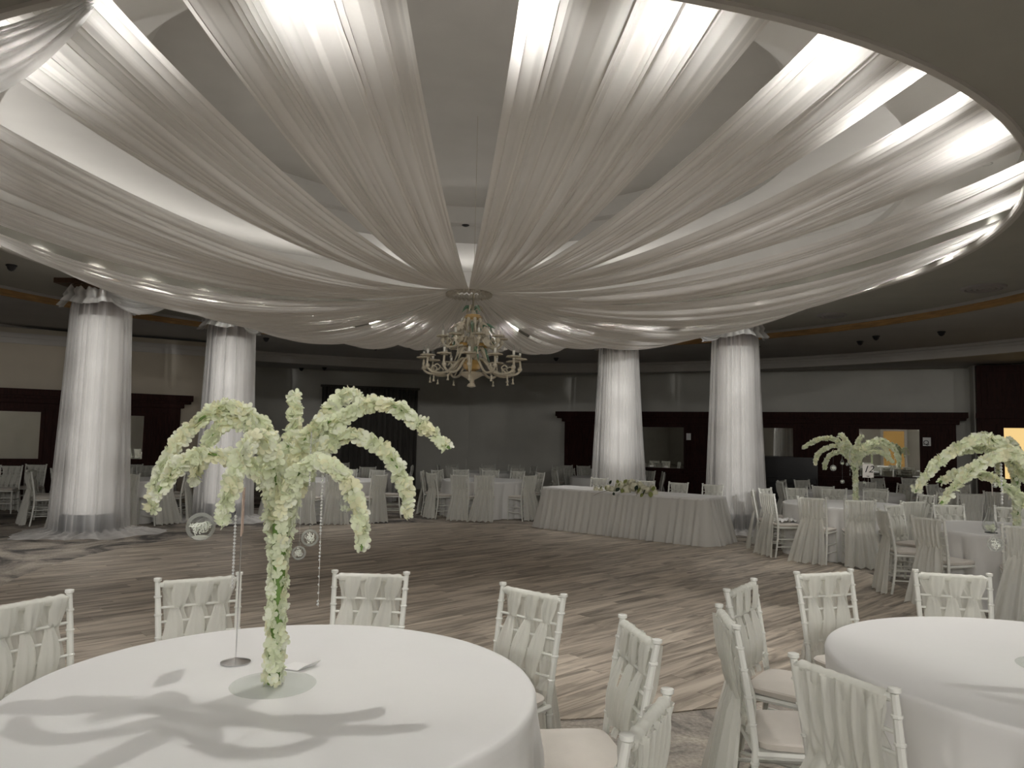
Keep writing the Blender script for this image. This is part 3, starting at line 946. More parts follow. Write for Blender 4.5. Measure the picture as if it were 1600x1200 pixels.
def chair_parts(t, tail_seed, simple=False):
    for sx in (-1, 1):
        pts = post_path(sx); mb = MB().tube(pts, [0.0135] * 3 + [0.0145] * (len(pts) - 5) + [0.0135, 0.013], 8)
        rings(mb, pts, [0.12, 0.26, 0.40, 0.55, 0.655, 0.76, 0.845], 0.0185)
        top = pts[-1]
        mb.lathe([(0.013, 0), (0.019, 0.004), (0.019, 0.016), (0.010, 0.019)], 10, top)
        mb.build('rear_post', M_chair, t)
        mb = MB().tube([(sx * 0.185, 0.17, 0), (sx * 0.180, 0.165, 0.43)], [0.0125, 0.0145], 8)
        rings(mb, [(sx * 0.185, 0.17, 0), (sx * 0.180, 0.165, 0.43)], [0.1, 0.22, 0.34], 0.0175)
        mb.build('front_leg', M_chair, t)
    # seat frame
    mb = MB().tube([(-0.185, -0.19, 0.437), (0.185, -0.19, 0.437)], 0.0145, 6).tube([(-0.19, 0.165, 0.437), (0.19, 0.165, 0.437)], 0.0145, 6)
    for sx in (-1, 1): mb.tube([(sx * 0.18, -0.19, 0.437), (sx * 0.185, 0.165, 0.437)], 0.0145, 6)
    mb.box((-0.18, -0.185, 0.432), (0.18, 0.165, 0.448)); mb.build('seat_frame', M_chair, t)
    cushion_mesh().build('cushion', M_cush, t)
    for sx in (-1, 1):
        for z in (0.16, 0.27):
            MB().tube([(sx * 0.178, post_low(z), z), (sx * 0.184, 0.168, z)], 0.009, 6).build('stretcher', M_chair, t)
    for yv, z in ((0.168, 0.20), (0.168, 0.31)):
        MB().tube([(-0.184, yv, z), (0.184, yv, z)], 0.009, 6).build('stretcher', M_chair, t)
    MB().tube([(-0.178, post_low(0.22), 0.22), (0.178, post_low(0.22), 0.22)], 0.009, 6).build('stretcher', M_chair, t)
    MB().tube([(-post_x(.898), post_y(.898), .898), (post_x(.898), post_y(.898), .898)], 0.012, 8).build('top_rail', M_chair, t)
    for z in (0.792, 0.725, 0.655, 0.56):
        MB().tube([(-post_x(z), post_y(z), z), (post_x(z), post_y(z), z)], 0.0068, 6).build('back_rail', M_chair, t)
    xs = np.linspace(-0.138, 0.138, 6)
    for i, x0 in enumerate(xs):
        sash_band(x0, (i % 2) * pi).build('sash_band', M_tulle, t, True)
    sash_wrap().build('sash_wrap', M_tulle, t, True)
    sash_back().build('sash_back', M_tulle, t, True)
    sash_tail(tail_seed).build('sash_tail', M_tulle, t, True)
def post_low(z):
    return -0.195 - 0.05 * (1 - z / 0.45) ** 1.6
CH = []
for s in (3, 8, 15):
    t = thing('banquet_chair', 'x', 'chair')
    chair_parts(t, s)
    remember(t)
    CH.append([t, False])
chair_count = 0
def place_chair(x, y, rz, label, group):
    global chair_count
    k = chair_count % 3
    pro = CH[k]
    if not pro[1]:
        o = pro[0]; pro[1] = True
    else:
        o = copy_tree(pro[0])
    chair_count += 1
    o.location = (x, y, 0); o.rotation_euler = (0, 0, rz)
    o['label'] = label; o['category'] = 'chair'; o['group'] = group
    return o

# ------------------------------------------------------------------ tables
def cloth_mesh(Rt, seed, ztop=0.765, folds=15, m=None):
    rng = np.random.default_rng(seed)
    n = 288
    th = np.linspace(0, 2 * pi, n, endpoint=False)
    rows = []
    for r in (0.001, 0.3, 0.6, 0.8, Rt - 0.03, Rt - 0.008):
        rows.append((r, ztop, 0))
    rows.append((Rt, ztop - 0.004, 0)); rows.append((Rt + 0.006, ztop - 0.016, 0.02))
    for q in np.linspace(0.06, 1, 16):
        rows.append((Rt + 0.006 + 0.0 * q, ztop - (ztop - 0.006) * q, q))
    ph = rng.uniform(0, 2 * pi, 5)
    # irregular flutes
    warp = th + 0.10 * np.sin(3 * th + ph[0]) + 0.06 * np.sin(7 * th + ph[1])
    base = np.abs(np.sin(warp * folds / 2 + ph[2])) ** 0.7 - 0.72 + 0.35 * np.sin(warp * folds * 0.5 + 1.3 + ph[3])
    P = np.zeros((len(rows), n, 3))
    for j, (r, z, q) in enumerate(rows):
        rr = r + base * 0.105 * min(1, q * 3.0) * (0.45 + 0.55 * q)
        zz = z + 0.0
        P[j, :, 0] = rr * np.cos(th); P[j, :, 1] = rr * np.sin(th); P[j, :, 2] = np.maximum(zz, 0.006)
    return MB().grid(P, True)
TABLES = {}
leg_mesh = MB().tube([(0, 0, 0.0), (0, 0, 0.735)], 0.018, 8).mesh('leg', M_metalrim)
def round_table(key, x, y, desc, Rt=0.915, seed=None):
    seed = seed or len(TABLES) + 1
    t = thing('round_table', 'round folding banquet table under the cloth of ' + desc, 'table', (x, y, 0), 0, 'round banquet tables')
    MB().lathe([(Rt - 0.03, 0.735), (Rt - 0.02, 0.74), (Rt - 0.02, 0.755), (Rt - 0.03, 0.758)], 48).build('tabletop', M_card, t)
    for k in range(4):
        put('leg', leg_mesh, t, (0.5 * cos(k * pi / 2 + .8), 0.5 * sin(k * pi / 2 + .8), 0))
    o = cloth_mesh(Rt, seed).build('tablecloth', M_satin, None, True, (x, y, 0))
    tag(o, 'floor-length white satin cloth on ' + desc, 'tablecloth', 'white round tablecloths')
    TABLES[key] = (x, y, desc)

table_defs = [
    ('T1', -0.82, 2.69, 'the nearest table'),
    ('T2', 2.28, 3.08, 'the bare lower right table'),
    ('T3', 5.62, 8.35, 'the table with the teardrop vase'),
    ('T4', 5.15, 11.5, 'the table with card 12'),
    ('T5', 6.6, 14.5, 'the dim table behind table 12'),
    ('T6', 9.15, 13.9, 'the dim far right table'),
    ('T7', -0.55, 16.3, 'the table beside the head table'),
    ('T8', -0.6, 20.3, 'the furthest middle table'),
    ('T9', 2.4, 18.5, 'the table behind the head table'),
    ('T11', -3.55, 15.3, 'the table behind the orchid trunk'),
    ('T12', -3.9, 19.4, 'the far table by the curtain'),
    ('T13', -7.4, 14.0, 'the table behind the leftmost column'),
]
chair_defs = {
    'T1': [-28, 12, 46, 86, 123, 156],
    'T2': [142.6, 175, 110, 207.7, 77.6],
    'T3': [202, 167, 126, 88, 57, 239],
    'T4': [161.6, 131, 194, 226.5, 253.5, 283, 101, 74, 46.6, 9],
    'T5': [176, 110, 54, 140, 262, 225, 20],
    'T6': [150, 200, 232, 120, 90],
    'T7': [250, 272, 315, 218, 182, 145, 25, 117, 86, 58],
    'T8': [227, 271, 306, 139, 91, 59, 22, 180],
    'T9': [192, 160, 130, 104, 355, 30],
    'T11': [284, 320, 258, 208, 180, 12, 120, 92, 62],
    'T12': [254, 122, 158, 2, 60, 290],
    'T13': [226, 194, 160, 307, 337, 5, 40, 75, 112, 265],
}
for key, x, y, desc in table_defs:
    if key == 'T1':
        round_table(key, -0.785, y, desc, 0.885)
        TABLES[key] = (x, y, desc)
    else:
        round_table(key, x, y, desc)
CR = 1.09
for key, angs in chair_defs.items():
    tx, ty, desc = TABLES[key]
    pos = []
    for a in angs:
        cx_, cy_ = tx + CR * cos(R(a)), ty + CR * sin(R(a))
        bx, by = tx + 1.33 * cos(R(a)), ty + 1.33 * sin(R(a))
        pos.append((bx / by, by < ty, a, cx_, cy_))
    for near in (True, False):
        grp = sorted([p for p in pos if p[1] == near])
        for i, p in enumerate(grp):
            lab = 'white sash chair, %s from left, %s side of %s' % (ordinal(i), 'near' if near else 'far', desc)
            lab = lab.replace('the table', 'table').replace('first from left', 'leftmost')
            place_chair(p[3], p[4], R(p[2] + 90) + random.uniform(-0.05, 0.05), lab, 'sash chairs at ' + desc)
# spare chairs along the panelling
for i, (px, D, rz, lab) in enumerate([
        (18, 14.9, 195, 'dim white sash chair against the left panelling under the edge mirror'),
        (57, 15.6, 195, 'dim white sash chair just right of the edge mirror by the panelling'),
        (212, 16.7, 200, 'dim white sash chair under the narrow mirror between the left columns'),
        (238, 16.3, 215, 'dim white sash chair by the panelling, turned beside the narrow mirror'),
        (265, 17.0, 190, 'dim white sash chair by the panelling at the orchid spray tip'),
        (874, 21.2, 170, 'dim white sash chair under the end of the right panelling cornice'),
        (890, 22.0, 190, 'dim white sash chair in the shade left of the head table column'),
        (915, 21.8, 180, 'dim white sash chair by the panelling touching the column drape'),
        (1385, 17.2, 200, 'dim white sash chair below the table 12 mirror'),
        (1430, 17.6, 180, 'dim white sash chair below the notice with letter Q'),
        (1460, 12.7, 10, 'dark shaded sash chair left of the dim right-hand table'),
        (1504, 12.4, 350, 'dark shaded sash chair touching the dim right-hand table')]):
    place_chair(at(px, D), D, R(rz), lab, 'spare chairs along the panelled walls')

# head table
hx0, hy0 = 0.61, 14.28; hx1, hy1 = 3.16, 12.12
hd = Vector((hx1 - hx0, hy1 - hy0)); HL = hd.length; HA = math.atan2(hd.y, hd.x)
HT = thing('head_table', 'long rectangular head table under the pleated tulle skirt', 'table', (hx0, hy0, 0), HA)
HW = 0.78
MB().box((0.06, 0.06, 0.73), (HL - 0.06, HW - 0.06, 0.755)).build('tabletop', M_card, HT, False)
for px_, py_ in ((0.2, 0.15), (HL - 0.2, 0.15), (0.2, HW - 0.15), (HL - 0.2, HW - 0.15)):
    put('leg', leg_mesh, HT, (px_, py_, 0))
def rect_loop(n, x0, x1, y0, y1, rr):
    """rounded rectangle, even arc spacing -> points, normals"""
    segs = []
    pts = []
    w_, h_ = x1 - x0 - 2 * rr, y1 - y0 - 2 * rr
    per = 2 * (w_ + h_) + 2 * pi * rr
    for k in range(n):
        s = per * k / n
        if s < w_: pts.append((x0 + rr + s, y0, 0, -1)); continue
        s -= w_
        if s < pi * rr / 2: a = -pi / 2 + s / rr; pts.append((x1 - rr + rr * cos(a), y0 + rr + rr * sin(a), cos(a), sin(a))); continue
        s -= pi * rr / 2
        if s < h_: pts.append((x1, y0 + rr + s, 1, 0)); continue
        s -= h_
        if s < pi * rr / 2: a = s / rr; pts.append((x1 - rr + rr * cos(a), y1 - rr + rr * sin(a), cos(a), sin(a))); continue
        s -= pi * rr / 2
        if s < w_: pts.append((x1 - rr - s, y1, 0, 1)); continue
        s -= w_
        if s < pi * rr / 2: a = pi / 2 + s / rr; pts.append((x0 + rr + rr * cos(a), y1 - rr + rr * sin(a), cos(a), sin(a))); continue
        s -= pi * rr / 2
        if s < h_: pts.append((x0, y1 - rr - s, -1, 0)); continue
        s -= h_
        a = pi + s / rr; pts.append((x0 + rr + rr * cos(a), y0 + rr + rr * sin(a), cos(a), sin(a)))
    return pts
n = 700
loop = rect_loop(n, 0, HL, 0, HW, 0.06)
rng = np.random.default_rng(4)
K = 7; fr = rng.integers(20, 78, K); ph = rng.uniform(0, 6.28, K); amp = rng.uniform(.5, 1, K) / (1 + fr / 40); amp /= amp.sum()
rows = [(0.745, 0)] + [(0.745 - 0.735 * q, q) for q in np.linspace(0.05, 1, 16)]
P = np.zeros((len(rows), n, 3))
for j, (z, q) in enumerate(rows):
    for k, (x, y, nx, ny) in enumerate(loop):
        th_ = 2 * pi * k / n
        S = sum(amp[i] * sin(fr[i] * th_ + ph[i] + q * .6) for i in range(K))
        o_ = 0.014 + 0.16 * q ** 1.1 + (0.010 + 0.10 * q) * S
        P[j, k] = (x + nx * o_, y + ny * o_, max(0.008, z))
sk = thing('table_skirt', 'gathered ivory tulle skirt hanging to the floor around the head table', 'table skirt', (hx0, hy0, 0), HA)
MB().grid(P, True).build('skirt_cloth', M_skirt, sk, True)
P2 = P.copy(); 
for j, (z, q) in enumerate(rows):
    for k, (x, y, nx, ny) in enumerate(loop):
        o_ = 0.006 + 0.07 * q
        P2[j, k] = (x + nx * o_, y + ny * o_, max(0.012, z))
MB().grid(P2[:, ::4], True).build('skirt_lining', mat('lining_cloth', (0.66, 0.65, 0.61), 0.9), sk, True)
topc = MB()
L2 = rect_loop(160, 0, HL, 0, HW, 0.06)
Pt = np.zeros((4, 160, 3))
for k, (x, y, nx, ny) in enumerate(L2):
    Pt[0, k] = (x + nx * 0.018, y + ny * 0.018, 0.725); Pt[1, k] = (x + nx * 0.018, y + ny * 0.018, 0.757); Pt[2, k] = (x + nx * 0.008, y + ny * 0.008, 0.767); Pt[3, k] = (x - nx * 0.04, y - ny * 0.04, 0.768)
topc.grid(Pt, True).add([tuple(p) for p in Pt[3]], [tuple(range(160))])
o = topc.build('table_runner', M_satin, None, 'auto'); o.location = (hx0, hy0, 0); o.rotation_euler = (0, 0, HA)
tag(o, 'smooth white cloth covering the top of the head table', 'tablecloth')
for i, px in enumerate((937, 1010, 1060, 1114)):
    # behind the table, facing it
    k = (px - 800) / FPX
    off = HW + 0.42
    # back line point
    bx0, by0 = hx0 - sin(HA) * off, hy0 + cos(HA) * off
    u = (k * by0 - bx0) / (cos(HA) - k * sin(HA))
    bx, by = bx0 + u * cos(HA), by0 + u * sin(HA)
    cxx, cyy = bx + 0.25 * sin(HA), by - 0.25 * cos(HA)
    place_chair(cxx, cyy, HA + pi + random.uniform(-.04, .04), 'white sash chair behind the head table, %s from left' % ordinal(i) if i else 'white sash chair behind the head table at the flowers\' left end', 'sash chairs behind the head table')

# ------------------------------------------------------------------ orchids
def flower_mesh(name, m, seed, npet=5):
    rng = np.random.default_rng(seed)
    mb = MB()
    for k in range(npet):
        a = 2 * pi * k / npet + rng.uniform(-.12, .12)
        Lp = rng.uniform(0.9, 1.08); wd = rng.uniform(0.36, 0.45)
        cup = rng.uniform(0.1, 0.6)
        P = np.zeros((5, 3, 3))
        for j, (l, w_) in enumerate(((0.06, 0.10), (0.35, 0.70), (0.68, 1.0), (0.9, 0.75), (1.0, 0.18))):
            for c in range(3):
                uu = (c - 1) * w_ * wd
                rr = l * Lp
                zz = cup * l * l * 0.9 + abs(uu) * 0.35 - 0.03
                P[j, c] = (rr * cos(a) - uu * sin(a), rr * sin(a) + uu * cos(a), zz)
        mb.grid(P)
    mb.lathe([(0.09, 0.0), (0.10, 0.10), (0.04, 0.18)], 6)
    return mb.mesh(name, m, True)
FLW = [flower_mesh('flower', M_petal, 1), flower_mesh('flower', M_petal2, 2), flower_mesh('flower', M_petal3, 3), flower_mesh('flower', M_petal, 4)]
def spline(pts, n):
    """Catmull-Rom through 3-D points"""
    P = [np.array(p, float) for p in pts]
    P = [2 * P[0] - P[1]] + P + [2 * P[-1] - P[-2]]
    out = []
    m = len(pts) - 1
    for i in range(n):
        t = i / (n - 1) * m; k = min(int(t), m - 1); q = t - k
        p0, p1, p2, p3 = P[k], P[k + 1], P[k + 2], P[k + 3]
        out.append(0.5 * ((2 * p1) + (-p0 + p2) * q + (2 * p0 - 5 * p1 + 4 * p2 - p3) * q * q + (-p0 + 3 * p1 - 3 * p2 + p3) * q ** 3))
    return out
def frame_to(nrm, roll):
    n_ = Vector(nrm).normalized()
    q = Vector((0, 0, 1)).rotation_difference(n_)
    return q.to_matrix().to_4x4() @ Matrix.Rotation(roll, 4, 'Z')
def orchid_tree(label, loc, branches, size, nparts, seed, trunk_h, cap, density=1.0, stemside=0.35):
    rng = np.random.default_rng(seed)
    t = thing('orchid_tree', label, 'flower arrangement', loc)
    mb = MB().lathe([(0.145, 0.0), (0.148, 0.003), (0.145, 0.006)], 40); mb.build('base_plate', M_acrylic, t)['label'] = 'clear round acrylic base plate'
    MB().tube([(0, 0, 0.006), (0.004, 0, trunk_h * .5), (0, 0, trunk_h)], [0.022, 0.02, 0.03], 8).build('trunk', M_stem, t)
    F_ = []
    # flowers up the trunk
    z = 0.02
    while z < trunk_h:
        rr = 0.026 + 0.030 * max(0, (z - trunk_h * .75) / (trunk_h * .25))
        k = 5
        a0 = rng.uniform(0, 6.28)
        for i in range(k):
            a = a0 + i * 2 * pi / k + rng.uniform(-.3, .3)
            jt = rng.normal(size=3) * 0.33
            n_ = (cos(a) + jt[0], sin(a) + jt[1], rng.uniform(-0.3, 0.6))
            F_.append(((rr * cos(a), rr * sin(a), z + rng.uniform(-.01, .01)), n_, size * rng.uniform(0.62, 0.84)))
        z += size * 0.56 / density
    for pts, thick in branches:
        n = 60
        S = spline(pts, n)
        MB().tube([tuple(p) for p in S], [0.006 * (1 - 0.6 * i / n) for i in range(n)], 6).build('stem', M_stem, t)
        Ln = sum(np.linalg.norm(S[i + 1] - S[i]) for i in range(n - 1))
        m = max(6, int(Ln / (size * 0.54) * density))
        for i in range(m):
            q = i / (m - 1); f_ = q * (n - 1.001); k = int(f_)
            p = S[k] + (S[k + 1] - S[k]) * (f_ - k)
            tg = Vector(S[k + 1] - S[k]).normalized()
            b = tg.cross(Vector((0, 0, 1)))
            if b.length < 0.05: b = Vector((1, 0, 0))
            b.normalize(); u_ = b.cross(tg).normalized()
            nf = 5 if q < 0.30 else (3 if q < 0.88 else 2)
            a0 = rng.uniform(0, 6.28)
            for h in range(nf):
                a = a0 + h * 2 * pi / nf + rng.uniform(-.4, .4)
                nd = b * cos(a) + u_ * sin(a)
                tip = size * (thick * (0.62 if q < 0.3 else 0.32)) * rng.uniform(.75, 1.25)
                pos = Vector(p) + nd * tip
                jt = rng.normal(size=3) * 0.5
                nr = nd * 0.9 + tg * 0.3 + Vector((0, 0, 0.2)) + Vector(jt)
                F_.append((tuple(pos), tuple(nr), size * rng.uniform(0.72, 1.02) * (1 if q < 0.85 else 0.8)))
        # bud and leaf at the tip
        tipd = Vector(S[-1] - S[-2]).normalized()
        MB().tube([tuple(Vector(S[-1])), tuple(Vector(S[-1]) + tipd * size * 0.5)], [0.006, 0.002], 5).build('tip_bud', M_stem, t)
    # the largest as parts
    order = rng.permutation(len(F_))
    rest = [MB(), MB(), MB(), MB()]
    base = [np.array([v.co[:] for v in me.vertices]) for me in FLW]
    faces = [[tuple(p.vertices) for p in me.polygons] for me in FLW]
    for c, i in enumerate(order):
        pos, nr, s = F_[i]
        M = Matrix.Translation(pos) @ frame_to(nr, rng.uniform(0, 6.28)) @ Matrix.Scale(s, 4)
        k = int(rng.integers(0, 4))
        if c < nparts:
            o = put('flower', FLW[k], t); o.matrix_local = M
        else:
            A = np.array(M)
            rest[k].add(base[k] @ A[:3, :3].T + A[:3, 3], faces[k])
    for k in range(4):
        if rest[k].n:
            o = rest[k].build('blossom_mass', FLW[k].materials[0], t, True); o['kind'] = 'stuff'
    return t

# near tree: branch curves (metres from the foot of the trunk: across, away, up)
B1 = [((0, 0, .60), (-.07, .10, .82), (-.17, .14, .95), (-.28, .14, .98), (-.40, .10, .88), (-.47, .06, .72), (-.475, .03, .60)),
      ((0, 0, .60), (-.06, -.04, .74), (-.16, -.10, .80), (-.28, -.10, .80), (-.36, -.08, .74), (-.42, -.06, .66)),
      ((-.10, .14, .86), (-.24, .18, .94), (-.31, .15, .88), (-.345, .12, .78), (-.36, .10, .70)),
      ((0, 0, .62), (-.01, -.10, .80), (-.03, -.20, .87), (-.05, -.26, .82), (-.065, -.29, .74), (-.08, -.31, .66), (-.085, -.315, .60)),
      ((0, 0, .66), (-.01, .10, .84), (-.02, .20, .95), (-.05, .28, 1.04)),
      ((0, 0, .64), (.04, .08, .80), (.10, .16, .95), (.16, .24, 1.04), (.20, .34, 1.04)),
      ((.02, 0, .64), (.09, .08, .82), (.18, .10, .94), (.28, .09, 1.00), (.39, .06, .99), (.50, .03, .92), (.59, .02, .85)),
      ((.02, 0, .62), (.10, .04, .80), (.20, .06, .88), (.31, .06, .86), (.40, .04, .78), (.445, .03, .68), (.45, .02, .60)),
      ((0, 0, .58), (.05, -.06, .70), (.13, -.14, .78), (.22, -.18, .78), (.29, -.20, .71), (.33, -.21, .60), (.335, -.21, .52)),
      ((.01, 0, .62), (.06, -.04, .80), (.10, .00, .90), (.14, .08, .93))]
brs = [(p, 1.0) for p in B1]
orchid_tree('tall cream orchid tree with drooping sprays on the nearest table', (-0.82, 2.70, 0.766), brs, 0.0315, 300, 5, 0.62, 0, 0.95)
# right-hand tree: same build, turned
def turned(brs_, rz, s=1.0, only=None):
    c, s_ = cos(rz), sin(rz)
    out = []
    for i, (pts, th) in enumerate(brs_):
        out.append(([(s * (x * c - y_ * s_), s * (x * s_ + y_ * c), z) for x, y_, z in pts], th))
    return out
BR = [((0, 0, .60), (-.08, .0, .82), (-.20, .0, .93), (-.32, -.01, .955), (-.45, -.03, .90), (-.55, -.04, .82), (-.61, -.05, .745)),
      ((0, 0, .58), (-.10, -.08, .80), (-.24, -.14, .89), (-.38, -.18, .88), (-.50, -.20, .81), (-.60, -.21, .71)),
      ((0, 0, .58), (-.08, .10, .72), (-.18, .16, .80), (-.28, .18, .81), (-.37, .18, .77)),
      ((0, 0, .58), (-.06, .02, .76), (-.14, .08, .88), (-.22, .14, .92), (-.29, .18, .90)),
      ((0, 0, .60), (.08, .04, .84), (.22, .06, .97), (.40, .06, .95), (.54, .04, .82)),
      ((0, 0, .58), (.08, -.06, .78), (.22, -.12, .86), (.36, -.14, .78)),
      ((0, 0, .60), (.03, .10, .86), (.08, .20, .98), (.14, .28, 1.0))]
orchid_tree('large cream orchid sprays reaching in from the right edge over the near table', (2.24, 3.10, 0.766), [([(x * .96, y_, z - .035 if z > .6 else z - .02) for x, y_, z in p], 0.62) for p in BR], 0.0265, 290, 9, 0.62, 0, 0.95)
orchid_tree('orchid tree whose slim trunk stands beside the teardrop vase', (5.56, 8.25, 0.766), turned([(p, 1.0) for p in B1], R(75), 0.95), 0.036, 60, 17, 0.66, 0, 0.85)
orchid_tree('small distant orchid tree standing beside card 12', (5.27, 11.45, 0.766), turned([(p, 1.1) for p in B1], R(160), 1.25), 0.040, 0, 13, 0.66, 0, 0.95)

# ------------------------------------------------------------------ hanging glass
def sphere_prof(r, n=14, bot=-1, top=1):
    return [(max(0.0008, r * cos(a)), r * sin(a)) for a in np.linspace(-pi / 2 + 0.02, pi / 2 - 0.02, n)]
def bauble(label, loc, r, fill, thread_top, grp='glass baubles hanging from the orchid trees'):
    t = thing('glass_bauble', label, 'bauble', loc, 0, grp)
    MB().lathe(sphere_prof(r), 24, cap=False).build('glass_shell', M_glass, t)
    MB().lathe([(0.004, r), (0.004, r + 0.012), (0.001, r + 0.014)], 6).build('hook', M_glass, t)
    MB().tube([(0, 0, r + 0.012), (0, 0, thread_top - loc[2])], 0.0004, 4).build('thread', M_paper, t)
    rng = np.random.default_rng(int(abs(loc[0]) * 1000))
    mb = MB()
    for k in range(60 if r > .03 else 24):
        p = Vector(rng.normal(size=3)).normalized() * r * 0.72 * rng.uniform(.2, 1)
        if fill == 'low': p.z = -abs(p.z) * rng.uniform(0.0, 1) + r * .1
        pts = []
        a = rng.uniform(0, 6.28); rr = r * rng.uniform(.12, .26)
        nn_ = Vector(rng.normal(size=3)).normalized(); bb = nn_.orthogonal().normalized(); cc = nn_.cross(bb)
        for q in range(7):
            w_ = p + (bb * cos(a + q * .8) + cc * sin(a + q * .8)) * rr
            if w_.length > r * .93: w_ = w_.normalized() * r * .93
            pts.append(tuple(w_))
        mb.tube(pts, r * 0.045, 4)
    if fill == 'low':
        mb.lathe([(0.001, -r * .95), (r * .4, -r * .87), (r * .62, -r * .70), (r * .3, -r * .62), (.001, -r * .6)], 14)
    o = mb.build('curled_filling', M_curl, t, True); o['kind'] = 'stuff'
def teardrop(label, loc, r, h, thread_top=None, grp=None):
    t = thing('teardrop_vase', label, 'vase', loc, 0, grp)
    prof = [(0.001, 0.0), (r * .55, r * .12), (r * .9, r * .5), (r, r), (r * .90, h * .32), (r * .62, h * .46), (r * .36, h * .60), (r * .20, h * .74), (r * .12, h * .88), (r * .05, h)]
    MB().lathe(prof, 24, cap=False).build('glass_shell', M_glass, t)
    mb = MB()
    rng = np.random.default_rng(3)
    for k in range(16):
        p = np.array((rng.uniform(-1, 1) * r * .5, rng.uniform(-1, 1) * r * .5, r * rng.uniform(.4, 1.1)))
        A = np.array(Matrix.Translation(p) @ frame_to(rng.normal(size=3), 0) @ Matrix.Scale(r * .38, 4))
        mb.add(np.array([v.co[:] for v in FLW[2].vertices]) @ A[:3, :3].T + A[:3, 3], [tuple(q.vertices) for q in FLW[2].polygons])
    o = mb.build('petal_filling', M_petal3, t, True); o['kind'] = 'stuff'
    if thread_top:
        MB().tube([(0, 0, h), (0, 0, thread_top - loc[2])], 0.0004, 4).build('thread', M_paper, t)
def bead_strand(label, loc_top, length, r=0.0046, wide=0.5):
    t = thing('bead_strand', label, 'bead strand', loc_top, 0, 'crystal strands on the orchid trees')
    MB().tube([(0, 0, 0), (0.002, 0, -length)], 0.0006, 4).build('cord', M_paper, t)
    mb = MB(); z = -0.01; k = 0
    while z > -length:
        s = r * (1 if z > -length * wide or z < -length + .03 else .8)
        mb.lathe([(s * .3, -s), (s, -s * .3), (s, s * .3), (s * .3, s)], 6, (0, 0, z))
        z -= r * 2.3 if (z > -length * wide or z < -length + 0.03) else r * (2.6 if (k // 5) % 2 else 6)
        k += 1
    o = mb.build('beads', M_bead, t); o['kind'] = 'stuff'
def P3(px, py, D):
    return (at(px, D), D, zat(px, py, D))
bauble('largest clear glass bauble with white curls, hanging left of the trunk', P3(324, 821, 2.62), 0.0485, 'low', 1.44)
bauble('small glass bauble of swirls touching the nearest orchid trunk', P3(477, 861, 2.60), 0.024, 'all', 1.44)
bauble('medium glass bauble of swirls beside the long bead strand', P3(493, 838, 2.58), 0.029, 'all', 1.46)
teardrop('hanging glass teardrop half filled with white petals', P3(546, 800, 2.62), 0.0215, 0.125, 1.5, 'glass baubles hanging from the orchid trees')
bead_strand('long crystal strand right of the nearest orchid trunk', P3(509, 712, 2.57), 0.51)
bead_strand('crystal strand ending behind the chair, left of the number stand', P3(377, 800, 2.40), 0.235, wide=0.95)
bead_strand('short crystal strand in the sprays just right of the trunk', P3(489, 672, 2.55), 0.19, 0.003)
bauble('glass bauble hanging by the right edge below the teardrop vase', P3(1551, 848, 2.92), 0.0285, 'all', 1.44)
bauble('small glass bauble against the dim wall above the teardrop vase', P3(1553, 757, 2.95), 0.011, 'all', 1.60)
bead_strand('crystal strand hanging above the teardrop vase at the right', P3(1563, 722, 3.0), 0.17, 0.0055, wide=1.0)
for px, py, r, lab in ((1302, 731, .046, 'larger glass bauble hanging left of the distant orchid tree'), (1316, 752, .030, 'lower small bauble just left of the distant orchid trunk'), (1350, 754, .030, 'small bauble hanging just under card 12'), (1324, 725, .026, 'tiny bauble close to the distant orchid trunk')):
    bauble(lab, P3(px, py, 11.2), r, 'all', 1.62)
teardrop('tiny hanging glass teardrop by the distant orchid tree', P3(1316, 726, 11.2), 0.028, 0.13, 1.6, 'glass baubles hanging from the orchid trees')
bead_strand('bead strand hanging left of the distant orchid trunk', P3(1328, 705, 11.25), 0.36, 0.008)
teardrop('large glass teardrop vase of white petals standing on the right table', (at(1543, 7.95), 7.95, 0.766), 0.070, 0.33)
MB().lathe([(0.06, 0.0), (0.06, 0.006)], 20, (at(1545, 7.95), 7.95, 0.766)).build('vase_shadow', M_plinth, None)  # dark disc added as the shadow under the vase
tag(bpy.data.objects['vase_shadow'], 'dark round disc standing for the shadow under the large teardrop vase', 'shadow')

# ------------------------------------------------------------------ number stands and table things
def number_stand(label, loc, rz, h, card_w, card_h, txt, m=M_card, tilt=0.0):
    t = thing('table_number_stand', label, 'table number', loc, rz, 'table number stands')
    MB().lathe([(0.055, 0.0), (0.056, 0.004), (0.045, 0.008), (0.012, 0.016), (0.004, 0.02)], 28).build('base', M_chrome, t)
    MB().tube([(0, 0, 0.016), (tilt, 0, h)], 0.0028, 8).build('rod', M_chrome, t)
    MB().tube([(tilt, 0, h - .002), (tilt + .008, 0, h + .016), (tilt, 0, h + .03), (tilt - .008, 0, h + .016), (tilt, 0, h)], 0.0016, 6).build('clip', M_chrome, t)
    z0 = h + 0.004
    c = MB().box((tilt - card_w / 2, -0.003, z0), (tilt + card_w / 2, -0.0005, z0 + card_h)).build('card', m, t, False)
    if txt:
        text_obj(txt, card_h * 0.72, M_ink, t, (tilt, -0.004, z0 + card_h * .60), shear=0.35, name='numerals')
        mb = MB()
        for k in range(5):
            a = pi / 6 + k * pi / 6
            mb.tube([(tilt, -0.0045, z0 + 0.012), (tilt + 0.035 * cos(a), -0.0045, z0 + 0.012 + 0.028 * sin(a))], 0.0016, 4)
        mb.build('ornament', M_ink, t)
    return t
number_stand('chrome number stand seen edge-on on the nearest table', (-1.045, 2.95, 0.766), R(106), 0.485, 0.13, 0.18, '', M_cardpink, 0.0)
number_stand('white card with numerals 12 on a chrome stand', (at(1356, 11.1), 11.1, 0.766), R(-8), 0.42, 0.155, 0.20, '12')
